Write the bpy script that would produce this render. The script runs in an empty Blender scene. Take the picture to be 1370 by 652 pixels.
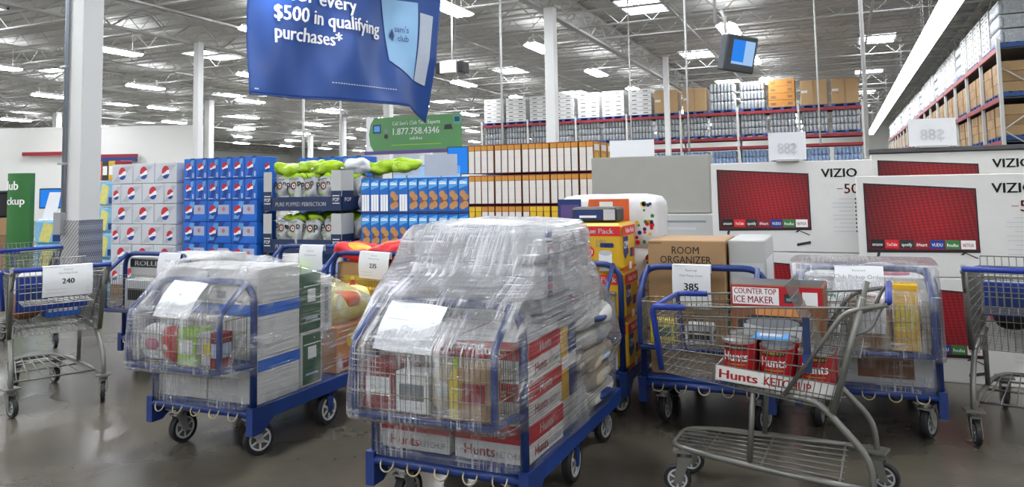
import bpy, bmesh, math, random
from mathutils import Vector, Matrix, noise
random.seed(7)
sc = bpy.context.scene
COL = sc.collection
PI = math.pi

# ------------------------------------------------------------------ camera, world, exposure
YAW = math.radians(23.7)          # the building grid is turned against the view
CS, SN = math.cos(YAW), math.sin(YAW)
def cw(X, Y):
    """ground point given as (metres right of, metres ahead of) the photographer -> building grid"""
    return (X*CS - Y*SN, X*SN + Y*CS)
cd = bpy.data.cameras.new('camera')
cam = bpy.data.objects.new('camera', cd); COL.objects.link(cam)
cd.sensor_width = 36.0; cd.lens = 36.0*1000/1370
cd.shift_y = -147/1370
cd.clip_end = 400
cam.matrix_world = (Matrix.Translation((0, 0, 1.5)) @ Matrix.Rotation(YAW, 4, 'Z')
                    @ Matrix.Rotation(PI/2 + 0.0714, 4, 'X') @ Matrix.Rotation(-0.018, 4, 'Z'))
sc.camera = cam
w = bpy.data.worlds.new('world'); sc.world = w; w.use_nodes = True
w.node_tree.nodes['Background'].inputs[0].default_value = (0.8, 0.85, 0.9, 1)
w.node_tree.nodes['Background'].inputs[1].default_value = 0.15
sc.view_settings.view_transform = 'Standard'
sc.view_settings.look = 'None'
sc.view_settings.gamma = 1
sc.view_settings.use_curve_mapping = False
sc.view_settings.exposure = 0.05
LIGHT = 70.0                      # brightness of the ceiling fixtures
SKYL = 14.0
sc.cycles.transparent_max_bounces = 14
sc.cycles.max_bounces = 8
sc.cycles.sample_clamp_indirect = 6

# ------------------------------------------------------------------ materials
def lin(c):
    return c/12.92 if c <= 0.04045 else ((c+0.055)/1.055)**2.4
def hexc(h):
    return tuple(lin(int(h[i:i+2], 16)/255) for i in (0, 2, 4)) + (1,)
MATS = {}
def mat(name, col, rough=0.5, metal=0.0, var=0.12, scale=8.0, bump=0.0, bscale=40.0, spec=0.5):
    if name in MATS: return MATS[name]
    m = bpy.data.materials.new(name); m.use_nodes = True
    nt = m.node_tree; b = nt.nodes['Principled BSDF']
    c = hexc(col) if isinstance(col, str) else col
    b.inputs['Roughness'].default_value = rough
    b.inputs['Metallic'].default_value = metal
    b.inputs['Specular IOR Level'].default_value = spec
    tc = nt.nodes.new('ShaderNodeTexCoord')
    if var > 0:
        n = nt.nodes.new('ShaderNodeTexNoise'); n.inputs['Scale'].default_value = scale
        n.inputs['Detail'].default_value = 3
        nt.links.new(tc.outputs['Object'], n.inputs['Vector'])
        mx = nt.nodes.new('ShaderNodeMix'); mx.data_type = 'RGBA'
        mx.inputs[6].default_value = tuple(x*(1-var) for x in c[:3])+(1,)
        mx.inputs[7].default_value = tuple(min(1, x*(1+var)) for x in c[:3])+(1,)
        nt.links.new(n.outputs['Fac'], mx.inputs[0])
        nt.links.new(mx.outputs[2], b.inputs['Base Color'])
    else:
        b.inputs['Base Color'].default_value = c
    if bump > 0:
        n2 = nt.nodes.new('ShaderNodeTexNoise'); n2.inputs['Scale'].default_value = bscale
        nt.links.new(tc.outputs['Object'], n2.inputs['Vector'])
        bp = nt.nodes.new('ShaderNodeBump'); bp.inputs['Strength'].default_value = bump
        bp.inputs['Distance'].default_value = 0.02
        nt.links.new(n2.outputs['Fac'], bp.inputs['Height'])
        nt.links.new(bp.outputs['Normal'], b.inputs['Normal'])
    MATS[name] = m
    return m
def emit(name, col, strength):
    m = bpy.data.materials.new(name); m.use_nodes = True
    nt = m.node_tree; nt.nodes.clear()
    e = nt.nodes.new('ShaderNodeEmission'); o = nt.nodes.new('ShaderNodeOutputMaterial')
    e.inputs[0].default_value = hexc(col); e.inputs[1].default_value = strength
    nt.links.new(e.outputs[0], o.inputs[0])
    MATS[name] = m
    return m

def floor_material():
    m = bpy.data.materials.new('polished_concrete'); m.use_nodes = True
    nt = m.node_tree; b = nt.nodes['Principled BSDF']; N = nt.nodes.new; L = nt.links.new
    tc = N('ShaderNodeTexCoord')
    n1 = N('ShaderNodeTexNoise'); n1.inputs['Scale'].default_value = 0.9; n1.inputs['Detail'].default_value = 8
    n1.inputs['Roughness'].default_value = 0.62
    L(tc.outputs['Object'], n1.inputs['Vector'])
    r = N('ShaderNodeValToRGB')
    r.color_ramp.elements[0].position = 0.3; r.color_ramp.elements[0].color = hexc('48443b')
    r.color_ramp.elements[1].position = 0.72; r.color_ramp.elements[1].color = hexc('635d51')
    L(n1.outputs['Fac'], r.inputs['Fac'])
    # thin cracks
    nd = N('ShaderNodeTexNoise'); nd.inputs['Scale'].default_value = 2.0
    L(tc.outputs['Object'], nd.inputs['Vector'])
    mp = N('ShaderNodeMix'); mp.data_type = 'RGBA'; mp.inputs[0].default_value = 0.12
    L(tc.outputs['Object'], mp.inputs[6]); L(nd.outputs['Color'], mp.inputs[7])
    v = N('ShaderNodeTexVoronoi'); v.feature = 'DISTANCE_TO_EDGE'; v.inputs['Scale'].default_value = 0.45
    L(mp.outputs[2], v.inputs['Vector'])
    cr = N('ShaderNodeMath'); cr.operation = 'LESS_THAN'; cr.inputs[1].default_value = 0.0012
    L(v.outputs['Distance'], cr.inputs[0])
    mx = N('ShaderNodeMix'); mx.data_type = 'RGBA'; mx.inputs[7].default_value = hexc('3a3833')
    ml = N('ShaderNodeMath'); ml.operation = 'MULTIPLY'; ml.inputs[1].default_value = 0.15
    L(cr.outputs[0], ml.inputs[0]); L(ml.outputs[0], mx.inputs[0]); L(r.outputs[0], mx.inputs[6])
    L(mx.outputs[2], b.inputs['Base Color'])
    n3 = N('ShaderNodeTexNoise'); n3.inputs['Scale'].default_value = 1.2; n3.inputs['Detail'].default_value = 2
    L(tc.outputs['Object'], n3.inputs['Vector'])
    mr = N('ShaderNodeMapRange'); mr.inputs[1].default_value = .3; mr.inputs[2].default_value = .7
    mr.inputs[3].default_value = .22; mr.inputs[4].default_value = .29
    L(n3.outputs['Fac'], mr.inputs[0]); L(mr.outputs[0], b.inputs['Roughness'])
    n4 = N('ShaderNodeTexNoise'); n4.inputs['Scale'].default_value = 2.2
    L(tc.outputs['Object'], n4.inputs['Vector'])
    bp = N('ShaderNodeBump'); bp.inputs['Strength'].default_value = .015; bp.inputs['Distance'].default_value = .05
    L(n4.outputs['Fac'], bp.inputs['Height']); L(bp.outputs[0], b.inputs['Normal'])
    b.inputs['Specular IOR Level'].default_value = .45
    return m

def film_material(name, base=0.10, streak=0.5, tint='f2f4f8'):
    """clear stretch film: mostly see-through, glossy, with bunched streaks whitened to imitate glints of the ceiling lights"""
    m = bpy.data.materials.new(name); m.use_nodes = True
    nt = m.node_tree; nt.nodes.clear(); N = nt.nodes.new; L = nt.links.new
    out = N('ShaderNodeOutputMaterial'); tc = N('ShaderNodeTexCoord')
    def streaks(rot, scl, lo, hi):
        mp = N('ShaderNodeMapping'); mp.inputs['Rotation'].default_value = rot; mp.inputs['Scale'].default_value = scl
        L(tc.outputs['Object'], mp.inputs['Vector'])
        n = N('ShaderNodeTexNoise'); n.inputs['Scale'].default_value = 1.0; n.inputs['Detail'].default_value = 2
        n.inputs['Roughness'].default_value = .65
        L(mp.outputs[0], n.inputs['Vector'])
        mr = N('ShaderNodeMapRange'); mr.inputs[1].default_value = lo; mr.inputs[2].default_value = hi
        L(n.outputs['Fac'], mr.inputs[0])
        return n, mr
    na, a = streaks((0, .38, 0), (62, 2.0, 2.2), .50, .64)
    nb, b2 = streaks((.28, .10, 0), (2.2, 1.8, 80), .53, .66)
    nc, c2 = streaks((0, 0, 0), (4, 4, 4), .40, .62)
    nd, d2 = streaks((0, .30, .06), (150, 3, 3), .53, .64)
    mxa = N('ShaderNodeMath'); mxa.operation = 'MAXIMUM'; L(a.outputs[0], mxa.inputs[0]); L(b2.outputs[0], mxa.inputs[1])
    mxb = N('ShaderNodeMath'); mxb.operation = 'MAXIMUM'; L(mxa.outputs[0], mxb.inputs[0]); L(d2.outputs[0], mxb.inputs[1])
    mul = N('ShaderNodeMath'); mul.operation = 'MULTIPLY'; L(mxb.outputs[0], mul.inputs[0]); L(c2.outputs[0], mul.inputs[1])
    fac = N('ShaderNodeMath'); fac.operation = 'MULTIPLY_ADD'; fac.inputs[1].default_value = streak; fac.inputs[2].default_value = base  # streak mask paints pale diffuse colour where the film would reflect ceiling lights
    L(mul.outputs[0], fac.inputs[0])
    add = N('ShaderNodeMath'); add.operation = 'ADD'; L(na.outputs['Fac'], add.inputs[0]); L(nb.outputs['Fac'], add.inputs[1])
    add2 = N('ShaderNodeMath'); add2.operation = 'MULTIPLY_ADD'; add2.inputs[1].default_value = 0.25; L(nc.outputs['Fac'], add2.inputs[0]); L(add.outputs[0], add2.inputs[2])
    bp = N('ShaderNodeBump'); bp.inputs['Strength'].default_value = 1.0; bp.inputs['Distance'].default_value = .02
    L(add2.outputs[0], bp.inputs['Height'])
    tr = N('ShaderNodeBsdfTransparent'); tr.inputs[0].default_value = (.98, .985, .99, 1)
    df = N('ShaderNodeBsdfDiffuse'); df.inputs[0].default_value = hexc(tint)
    tl = N('ShaderNodeBsdfTranslucent'); tl.inputs[0].default_value = hexc(tint)
    md = N('ShaderNodeMixShader'); md.inputs[0].default_value = .45; L(df.outputs[0], md.inputs[1]); L(tl.outputs[0], md.inputs[2])
    gl = N('ShaderNodeBsdfGlossy'); gl.inputs['Roughness'].default_value = .22; L(bp.outputs[0], gl.inputs['Normal'])
    fr = N('ShaderNodeFresnel'); fr.inputs[0].default_value = 1.45; L(bp.outputs[0], fr.inputs['Normal'])
    fr2 = N('ShaderNodeMath'); fr2.operation = 'MULTIPLY_ADD'; fr2.inputs[1].default_value = .30; L(mul.outputs[0], fr2.inputs[0]); L(fr.outputs[0], fr2.inputs[2])
    cl = N('ShaderNodeMath'); cl.operation = 'MINIMUM'; cl.inputs[1].default_value = .6; L(fr2.outputs[0], cl.inputs[0])
    s1 = N('ShaderNodeMixShader'); L(fac.outputs[0], s1.inputs[0]); L(tr.outputs[0], s1.inputs[1]); L(md.outputs[0], s1.inputs[2])
    s2 = N('ShaderNodeMixShader'); L(cl.outputs[0], s2.inputs[0]); L(s1.outputs[0], s2.inputs[1]); L(gl.outputs[0], s2.inputs[2])
    L(s2.outputs[0], out.inputs[0])
    MATS[name] = m
    return m

def diamond_material():
    m = bpy.data.materials.new('diamond_plate'); m.use_nodes = True
    nt = m.node_tree; b = nt.nodes['Principled BSDF']; N = nt.nodes.new; L = nt.links.new
    tc = N('ShaderNodeTexCoord'); mp = N('ShaderNodeMapping')
    mp.inputs['Rotation'].default_value = (0, PI/4, PI/4); mp.inputs['Scale'].default_value = (48, 48, 48)
    L(tc.outputs['Object'], mp.inputs[0])
    ck = N('ShaderNodeTexChecker'); ck.inputs['Scale'].default_value = 1.0
    ck.inputs[1].default_value = hexc('d8d8d8'); ck.inputs[2].default_value = hexc('98999b')
    L(mp.outputs[0], ck.inputs[0]); L(ck.outputs[0], b.inputs['Base Color'])
    b.inputs['Metallic'].default_value = .8; b.inputs['Roughness'].default_value = .35
    bp = N('ShaderNodeBump'); bp.inputs['Strength'].default_value = .8; bp.inputs['Distance'].default_value = .01
    L(ck.outputs[1], bp.inputs['Height']); L(bp.outputs[0], b.inputs['Normal'])
    MATS['diamond_plate'] = m
    return m

def screen_material():
    m = bpy.data.materials.new('red_dots'); m.use_nodes = True
    nt = m.node_tree; b = nt.nodes['Principled BSDF']; N = nt.nodes.new; L = nt.links.new
    tc = N('ShaderNodeTexCoord'); mp = N('ShaderNodeMapping')
    mp.inputs['Scale'].default_value = (30, 30, 44); mp.inputs['Rotation'].default_value = (0, .12, 0)
    L(tc.outputs['Object'], mp.inputs[0])
    v = N('ShaderNodeTexVoronoi'); v.inputs['Scale'].default_value = 1; v.inputs['Randomness'].default_value = .0
    L(mp.outputs[0], v.inputs[0])
    r = N('ShaderNodeValToRGB')
    r.color_ramp.elements[0].position = .1; r.color_ramp.elements[0].color = hexc('b01a24')
    r.color_ramp.elements[1].position = .62; r.color_ramp.elements[1].color = hexc('6d0f17')
    L(v.outputs['Distance'], r.inputs[0])
    ds = N('ShaderNodeVectorMath'); ds.operation = 'DISTANCE'; ds.inputs[1].default_value = (.50, 0, .43)   # the printed picture is brightest in its middle
    L(tc.outputs['Object'], ds.inputs[0])
    g = N('ShaderNodeMapRange'); g.inputs[1].default_value = .08; g.inputs[2].default_value = .50; g.inputs[3].default_value = 1.1; g.inputs[4].default_value = .30
    L(ds.outputs['Value'], g.inputs[0])
    mg = N('ShaderNodeVectorMath'); mg.operation = 'SCALE'; L(r.outputs[0], mg.inputs[0]); L(g.outputs[0], mg.inputs['Scale'])
    L(mg.outputs[0], b.inputs['Base Color'])
    b.inputs['Roughness'].default_value = .35
    MATS['red_dots'] = m
    return m

M = mat
M('white_paint', 'd9d9d6', .45, var=.04, scale=.6)
M('deck', 'bab9b4', .7, var=.08, scale=.35)
M('joist', 'b8b7b2', .55, var=.08, scale=.8)
M('wall_white', 'd6d6d0', .6, var=.04, scale=.2)
M('wall_grey', 'b3b3ad', .6, var=.05, scale=.2)
M('conduit', '9aa3ad', .4, .6, .06)
M('galv', 'a8aaac', .4, .6, .08)
M('cart_blue', '1a3472', .38, .1, .15, 14, .05, 120)
M('bed_blue', '173a80', .42, .1, .18, 9, .05, 90)
M('grip_blue', '1a3590', .4, 0, .08)
M('grip_purple', '4a4596', .4, 0, .08)
M('brass_wire', 'aa9d7f', .35, .7, .1)
M('zinc', 'b9bab8', .35, .75, .12)
M('cart_grey', '777670', .42, .55, .15, 12)
M('wire_grey', '7c7b76', .4, .6, .12)
M('rubber', '1d1d1f', .6, 0, .2, 20)
M('hub', 'bfc2c3', .45, 0, .1)
M('black', '141416', .45, 0, .1)
M('dark', '2b2c2f', .5, 0, .1)
M('paper', 'e6e8ea', .6, 0, .03)
M('ink', '1b1c1f', .6, 0, 0)
M('ink_grey', '85888c', .6, 0, 0)
M('ghost', 'd9dbde', .6, 0, 0)
M('ink_faint', 'c2c5c9', .6, 0, 0)
M('white_print', 'efefec', .5, 0, .03)
M('carton_white', 'd8d7d2', .55, 0, .05)
M('carton_grey', '9b9a92', .6, 0, .04)
M('carton_lgrey', 'b7b7b4', .6, 0, .04)
M('kraft', 'a5835c', .7, 0, .12, 5)
M('kraft_dark', '86674a', .7, 0, .12, 5)
M('red_print', 'b5121f', .45, 0, .06)
M('dark_red', '8c1421', .45, 0, .06)
M('bright_red', 'd21c22', .4, 0, .06)
M('hunts_red', 'a8141c', .35, 0, .06)
M('gold', 'b08a2a', .4, .3, .06)
M('soda_silver', 'c6c9cd', .4, .05, .14, 3)
M('soda_silver_dark', 'b0b4ba', .4, .05, .1, 3)
M('soda_blue', '1d66c6', .4, 0, .22, 6)
M('soda_blue_dark', '0c3d92', .4, 0, .15, 6)
M('soda_blue_light', '5ea0dc', .4, 0, .15, 6)
M('logo_red', 'c3182c', .4, 0, 0)
M('logo_blue', '123a8e', .4, 0, 0)
M('logo_white', 'eef0f2', .4, 0, 0)
M('pale_print', 'a9b6cc', .5, 0, .1)
M('navy', '152a4f', .5, 0, .08)
M('navy2', '17336e', .45, 0, .08)
M('bag_grey', 'a9abab', .3, .15, .2, 9, .5, 18)
M('bag_lime', 'a4c81f', .35, 0, .3, 9, .8, 14)
M('bag_white', 'dcdedd', .35, 0, .08, 9, .2, 30)
M('brown', '7a4a2a', .5, 0, .15)
M('cookie_blue', '1764b6', .4, 0, .15, 12)
M('cookie_light', '4fa3e0', .4, 0, .15, 12)
M('cookie', 'b98650', .55, 0, .3, 40)
M('cookie_dark', '7d4a2c', .55, 0, .3, 40)
M('cereal_white', 'd9d5cc', .5, 0, .05, 20)
M('cereal_orange', 'c98a2c', .45, 0, .3, 14)
M('cereal_yellow', 'd9b323', .45, 0, .15, 14)
M('cereal_edge', '6e2320', .5, 0, .1)
M('orange', 'd8602a', .45, 0, .15)
M('orange_soft', 'd18a4e', .5, 0, .2)
M('yellow', 'd9ab1c', .42, 0, .1)
M('yellow2', 'e0c93a', .42, 0, .1)
M('green', '2f7d3f', .45, 0, .1)
M('dark_green', '2f5e3d', .45, 0, .12, 14)
M('sign_green', '5a9158', .5, 0, .08, 2)
M('sign_green_dark', '2c6b2f', .5, 0, .1, 2)
M('lime', '9ccc2c', .45, 0, .1)
M('teal', '5aa38f', .4, 0, .1)
M('purple', '5a4a86', .45, 0, .1)
M('pink', 'c9728e', .45, 0, .1)
M('banner_blue', '1b468c', .42, 0, .14, .5, .12, 1.2)
M('banner_card', '8fbbe0', .45, 0, .12, 1.2)
M('banner_card2', 'b9c2cf', .45, 0, .06)
M('banner_edge', '2a3f7c', .5, 0, 0)
M('rack_red', '8e2731', .5, .1, .1)
M('rack_post', 'c9cac6', .5, .1, .06)
M('pallet_blue', '2c4f8c', .6, 0, .15)
M('load_white', 'd2d2ce', .5, 0, .08)
M('load_brown', 'a98a60', .6, 0, .1)
M('load_brown2', '9b7c55', .6, 0, .1)
M('load_orange', 'c2843a', .6, 0, .2)
M('load_wrap', '9fa3a6', .25, .1, .45, 14, .6, 16)
M('load_blue', '8ea4c4', .3, .1, .4, 9, .5, 16)
M('load_gap', '3c3c40', .7, 0, .1)
M('shelf_dark', '4b4b4d', .6, 0, .1)
M('tin', 'b9bab9', .3, .85, .05)
M('sack_white', 'cfcfc8', .45, 0, .06, 9, .2, 25)
M('sack_cream', 'b8ab95', .5, 0, .1, 9, .2, 25)
M('pack_white', 'dfe0e0', .35, 0, .05, 9, .2, 18)
M('pack_grey', 'c4c6c8', .35, 0, .08, 9, .2, 18)
M('water_pack', '7fb6d6', .3, 0, .35, 10)
M('lemon', 'd8d27a', .4, 0, .3, 14)
M('tote_blue', '1a3c94', .4, 0, .12)
M('monitor_body', '3c4248', .4, 0, .05)
M('hvac', 'c8c8c2', .5, .1, .08)
diamond_material(); screen_material()
film_material('film', .02, .62)
film_material('film_dense', .06, .8)
film_material('film_thin', .05, .35)
emit('lamp_glow', 'f4f8ff', LIGHT)
emit('uplight_glow', 'f4f8ff', LIGHT*.45)
emit('strip_glow', 'f4f8ff', LIGHT*.22)
emit('skylight_glow', 'eef5ff', SKYL)
emit('screen_blue', '2f7fe0', 1.1)
emit('screen_pale', '9fc4ee', 1.0)
MATS['polished_concrete'] = floor_material()

# ------------------------------------------------------------------ mesh builder
TEXT = {}
def text_mesh(s, bold):
    """flat outline of a word, height of capitals 1 -> (verts, faces, width)"""
    k = (s, bold)
    if k not in TEXT:
        cu = bpy.data.curves.new('lettering', 'FONT'); cu.body = s; cu.size = 1.0
        cu.resolution_u = 2
        o = bpy.data.objects.new('lettering', cu); COL.objects.link(o)
        dg = bpy.context.evaluated_depsgraph_get()
        me = bpy.data.meshes.new_from_object(o.evaluated_get(dg))
        vs = [(v.co.x/.7, v.co.y/.7) for v in me.vertices]; fs = [tuple(p.vertices) for p in me.polygons]
        bpy.data.meshes.remove(me); bpy.data.objects.remove(o); bpy.data.curves.remove(cu)
        x0 = min((v[0] for v in vs), default=0); x1 = max((v[0] for v in vs), default=0)
        TEXT[k] = ([(x-x0, y) for x, y in vs], fs, x1-x0)
    return TEXT[k]
def front(x, y, z):  return Matrix(((1, 0, 0, x), (0, 0, -1, y), (0, 1, 0, z), (0, 0, 0, 1)))
def right(x, y, z):  return Matrix(((0, 0, 1, x), (1, 0, 0, y), (0, 1, 0, z), (0, 0, 0, 1)))
def left(x, y, z):   return Matrix(((0, 0, -1, x), (-1, 0, 0, y), (0, 1, 0, z), (0, 0, 0, 1)))
def back(x, y, z):   return Matrix(((-1, 0, 0, x), (0, 0, 1, y), (0, 1, 0, z), (0, 0, 0, 1)))
def top(x, y, z):    return Matrix.Translation((x, y, z))
ID = Matrix.Identity(4)

def fillet(pts, r, n=4):
    """round the inner corners of a polyline"""
    P = [Vector(p) for p in pts]; out = [P[0]]
    for i in range(1, len(P)-1):
        a, b, c = P[i-1], P[i], P[i+1]
        d1 = (a-b); d2 = (c-b); rr = min(r, d1.length*.49, d2.length*.49)
        s, e = b+d1.normalized()*rr, b+d2.normalized()*rr
        for k in range(n+1):
            t = k/n; out.append(s*(1-t)**2 + b*2*t*(1-t) + e*t*t)
    out.append(P[-1]); return out

class MB:
    def __init__(s): s.v = []; s.f = []; s.m = []; s.s = []
    def add(s, vs, fs, m, smooth=False, T=None):
        o = len(s.v)
        s.v += [tuple(T @ Vector(p)) for p in vs] if T is not None else [tuple(p) for p in vs]
        for f in fs: s.f.append(tuple(i+o for i in f)); s.m.append(m); s.s.append(smooth)
        return s
    def box(s, x0, x1, y0, y1, z0, z1, m, c=0.0, T=None):
        if c <= 0:
            vs = [(x, y, z) for z in (z0, z1) for y in (y0, y1) for x in (x0, x1)]
            return s.add(vs, [(0, 2, 3, 1), (4, 5, 7, 6), (0, 1, 5, 4), (2, 6, 7, 3), (0, 4, 6, 2), (1, 3, 7, 5)], m, False, T)
        bm = bmesh.new()
        vs = []
        for sx, X in ((1, x0), (-1, x1)):
            for sy, Y in ((1, y0), (-1, y1)):
                for sz, Z in ((1, z0), (-1, z1)):
                    vs += [(X, Y+sy*c, Z+sz*c), (X+sx*c, Y, Z+sz*c), (X+sx*c, Y+sy*c, Z)]
        for p in vs: bm.verts.new(p)
        r = bmesh.ops.convex_hull(bm, input=bm.verts)
        bmesh.ops.dissolve_limit(bm, angle_limit=.02, verts=bm.verts, edges=bm.edges)
        bm.verts.index_update()
        out = ([tuple(v.co) for v in bm.verts], [tuple(v.index for v in f.verts) for f in bm.faces]); bm.free()
        return s.add(out[0], out[1], m, False, T)
    def tube(s, pts, r, m, n=6, cap=True, T=None, closed=False):
        P = [Vector(p) for p in pts]; k = len(P)
        vs = []; fs = []; nrm = None
        for i in range(k):
            if closed: t = P[(i+1) % k]-P[i-1]
            else: t = P[min(i+1, k-1)]-P[max(i-1, 0)]
            if t.length < 1e-9: t = Vector((0, 0, 1))
            t.normalize()
            if nrm is None:
                nrm = t.orthogonal().normalized()
            else:
                nrm = nrm-t*nrm.dot(t)
                nrm = nrm.normalized() if nrm.length > 1e-6 else t.orthogonal().normalized()
            bn = t.cross(nrm)
            for j in range(n):
                a = 2*PI*j/n + PI/n
                vs.append(P[i]+nrm*math.cos(a)*r+bn*math.sin(a)*r)
        for i in range(k if closed else k-1):
            i2 = (i+1) % k
            for j in range(n):
                j2 = (j+1) % n
                fs.append((i*n+j, i*n+j2, i2*n+j2, i2*n+j))
        if cap and not closed:
            fs.append(tuple(range(n))[::-1]); fs.append(tuple((k-1)*n+j for j in range(n)))
        return s.add(vs, fs, m, n > 4, T)
    def lathe(s, prof, m, n=20, T=None, smooth=True, cap=True):
        """profile of (r, z) turned about z; m may be a list of one material per band"""
        k = len(prof); vs = [(r*math.cos(2*PI*j/n), r*math.sin(2*PI*j/n), z) for r, z in prof for j in range(n)]
        for i in range(k-1):
            mm = m[i] if isinstance(m, list) else m
            fs = [(j, (j+1) % n, n+(j+1) % n, n+j) for j in range(n)]
            s.add(vs[i*n:(i+2)*n], fs, mm, smooth, T)
        for i, rev in ((0, True), (k-1, False)) if cap else ():
            if prof[i][0] > 1e-6:
                f = tuple(range(n)); s.add(vs[i*n:(i+1)*n], [f[::-1] if rev else f], m[min(i, k-2)] if isinstance(m, list) else m, False, T)
        return s
    def poly(s, pts, m, T, dz=0.0):
        return s.add([(x, y, dz) for x, y in pts], [tuple(range(len(pts)))], m, False, T)
    def rect(s, x0, x1, y0, y1, m, T, dz=0.0):
        return s.poly([(x0, y0), (x1, y0), (x1, y1), (x0, y1)], m, T, dz)
    def disc(s, x, y, r, m, T, dz=0.0, n=16, ry=None):
        return s.poly([(x+r*math.cos(2*PI*k/n), y+(ry or r)*math.sin(2*PI*k/n)) for k in range(n)], m, T, dz)
    def text(s, t, x, y, h, m, T, dz=0.0, align='l', bold=.0, wid=None, fn=None, slant=0.0):
        vs, fs, wd = text_mesh(t, 0)
        if not vs: return s
        if bold > 0:                     # heavier strokes: the outline set twice, a hair apart
            n0 = len(vs); e = min(bold, .03)*1.3
            vs = [(a-e, b) for a, b in vs]+[(a+e, b+e*.4) for a, b in vs]; fs = fs+[tuple(i+n0 for i in f) for f in fs]
        kx = (wid/wd if wid else h)
        x -= wd*kx*{'l': 0, 'c': .5, 'r': 1}[align]
        q = [(x+a*kx+slant*b*h, y+b*h) for a, b in vs]
        if fn: return s.add([fn(a, b) for a, b in q], fs, m, False, T)
        return s.add([(a, b, dz) for a, b in q], fs, m, False, T)
    def logo(s, x, y, r, T, dz=0.0, rx=None):
        """round red, white and blue emblem with a wave"""
        rx = rx or r; K = 14
        for i in range(K):
            q = []
            for t in (-1+2*i/K, -1+2*(i+1)/K):
                c = math.sqrt(max(0, 1-t*t)); u = .10+.30*t+.10*math.sin(t*3); l = -.38+.42*t-.08*math.sin(t*2)-.25*t*t*(t > 0)
                u = max(-c, min(c, u)); l = max(-c, min(u, l)); q.append((t, c, u, l))
            (t0, c0, u0, l0), (t1, c1, u1, l1) = q
            for a0, b0, a1, b1, m in ((u0, c0, u1, c1, 'logo_red'), (l0, u0, l1, u1, 'logo_white'), (-c0, l0, -c1, l1, 'logo_blue')):
                if b0-a0 > 1e-4 or b1-a1 > 1e-4:
                    s.poly([(x+t0*rx, y+a0*r), (x+t1*rx, y+a1*r), (x+t1*rx, y+b1*r), (x+t0*rx, y+b0*r)], m, T, dz)
        return s
    def pillow(s, c, size, m, p=4.0, n=6, jit=0.0, seed=0.0, T=None, freq=6.0):
        """rounded, plump block (superellipsoid) for bags and soft packs"""
        vs = []; fs = []; idx = {}
        def vid(q):
            k = tuple(round(x, 5) for x in q)
            if k not in idx:
                d = sum(abs(x)**p for x in q)**(1/p)
                u = Vector([x/d for x in q])
                P = Vector((c[0]+u.x*size[0]/2, c[1]+u.y*size[1]/2, c[2]+u.z*size[2]/2))
                if jit: P += u*jit*noise.noise(P*freq+Vector((seed, seed*1.7, 0)))
                idx[k] = len(vs); vs.append(tuple(P))
            return idx[k]
        for ax in range(3):
            for sg in (-1, 1):
                for i in range(n):
                    for j in range(n):
                        q = []
                        for a, b in ((i, j), (i+1, j), (i+1, j+1), (i, j+1)):
                            t = [0, 0, 0]; t[ax] = sg
                            t[(ax+1) % 3] = math.tan((a/n*2-1)*PI/4); t[(ax+2) % 3] = math.tan((b/n*2-1)*PI/4)
                            q.append(vid(t))
                        fs.append(tuple(q) if sg > 0 else tuple(q[::-1]))
        return s.add(vs, fs, m, True, T)
    def mesh(s, name):
        me = bpy.data.meshes.new(name)
        me.from_pydata(s.v, [], s.f)
        names = []
        for k in s.m:
            if k not in names: names.append(k)
        for k in names: me.materials.append(MATS[k])
        me.polygons.foreach_set('material_index', [names.index(k) for k in s.m])
        me.polygons.foreach_set('use_smooth', s.s)
        me.update()
        return me
    def ob(s, name, parent=None, loc=None, rz=0.0):
        o = bpy.data.objects.new(name, s.mesh(name)); COL.objects.link(o)
        if parent: o.parent = parent
        if loc: o.location = loc
        if rz: o.rotation_euler = (0, 0, rz)
        return o

def tag(o, label, cat, group=None):
    o['label'] = label; o['category'] = cat
    if group: o['group'] = group
    return o
def thing(name, label, cat, loc=(0, 0, 0), rz=0.0, group=None):
    o = bpy.data.objects.new(name, None); COL.objects.link(o)
    o.empty_display_size = .1
    o.location = loc; o.rotation_euler = (0, 0, rz)
    return tag(o, label, cat, group)
def struct(o):
    o['kind'] = 'structure'; return o
def dup(root, loc=None, rz=None, label=None, group=None, parent=None):
    r = root.copy(); COL.objects.link(r)
    if parent: r.parent = parent
    if loc is not None: r.location = loc
    if rz is not None: r.rotation_euler = (0, 0, rz)
    if label: r['label'] = label
    if group: r['group'] = group
    for ch in root.children:
        c = ch.copy(); COL.objects.link(c); c.parent = r
        for g in ch.children:
            d = g.copy(); COL.objects.link(d); d.parent = c
    return r
ORD = ['first', 'second', 'third', 'fourth', 'fifth', 'sixth', 'seventh', 'eighth', 'ninth', 'tenth', 'eleventh', 'twelfth',
       'thirteenth', 'fourteenth', 'fifteenth', 'sixteenth', 'seventeenth', 'eighteenth', 'nineteenth', 'twentieth']
def nth(i):
    if i < 20: return ORD[i]
    t, u = divmod(i+1, 10)
    tens = {2: 'twenty', 3: 'thirty', 4: 'forty', 5: 'fifty', 6: 'sixty'}[t]
    return (tens[:-1]+'ieth') if u == 0 else tens+'-'+ORD[u-1]

# ------------------------------------------------------------------ the hall
X0, X1, Y0, Y1, ZC = -78.0, 6.8, -34.0, 92.0, 8.2
struct(MB().box(X0, X1, Y0, Y1, -.2, 0, 'polished_concrete').ob('floor'))
ceil = struct(MB().box(X0, X1, Y0, Y1, ZC, ZC+.2, 'deck').ob('ceiling'))
struct(MB().box(X0, X1, Y1, Y1+.3, 0, ZC, 'wall_white').ob('wall_back'))
struct(MB().box(X0-.3, X0, Y0, Y1, 0, ZC, 'wall_white').ob('wall_left'))
struct(MB().box(X1, X1+.3, Y0, Y1, 0, ZC, 'wall_white').ob('wall_right'))
struct(MB().box(X0, X1, Y0-.3, Y0, 0, ZC, 'wall_white').ob('wall_front'))
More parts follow.
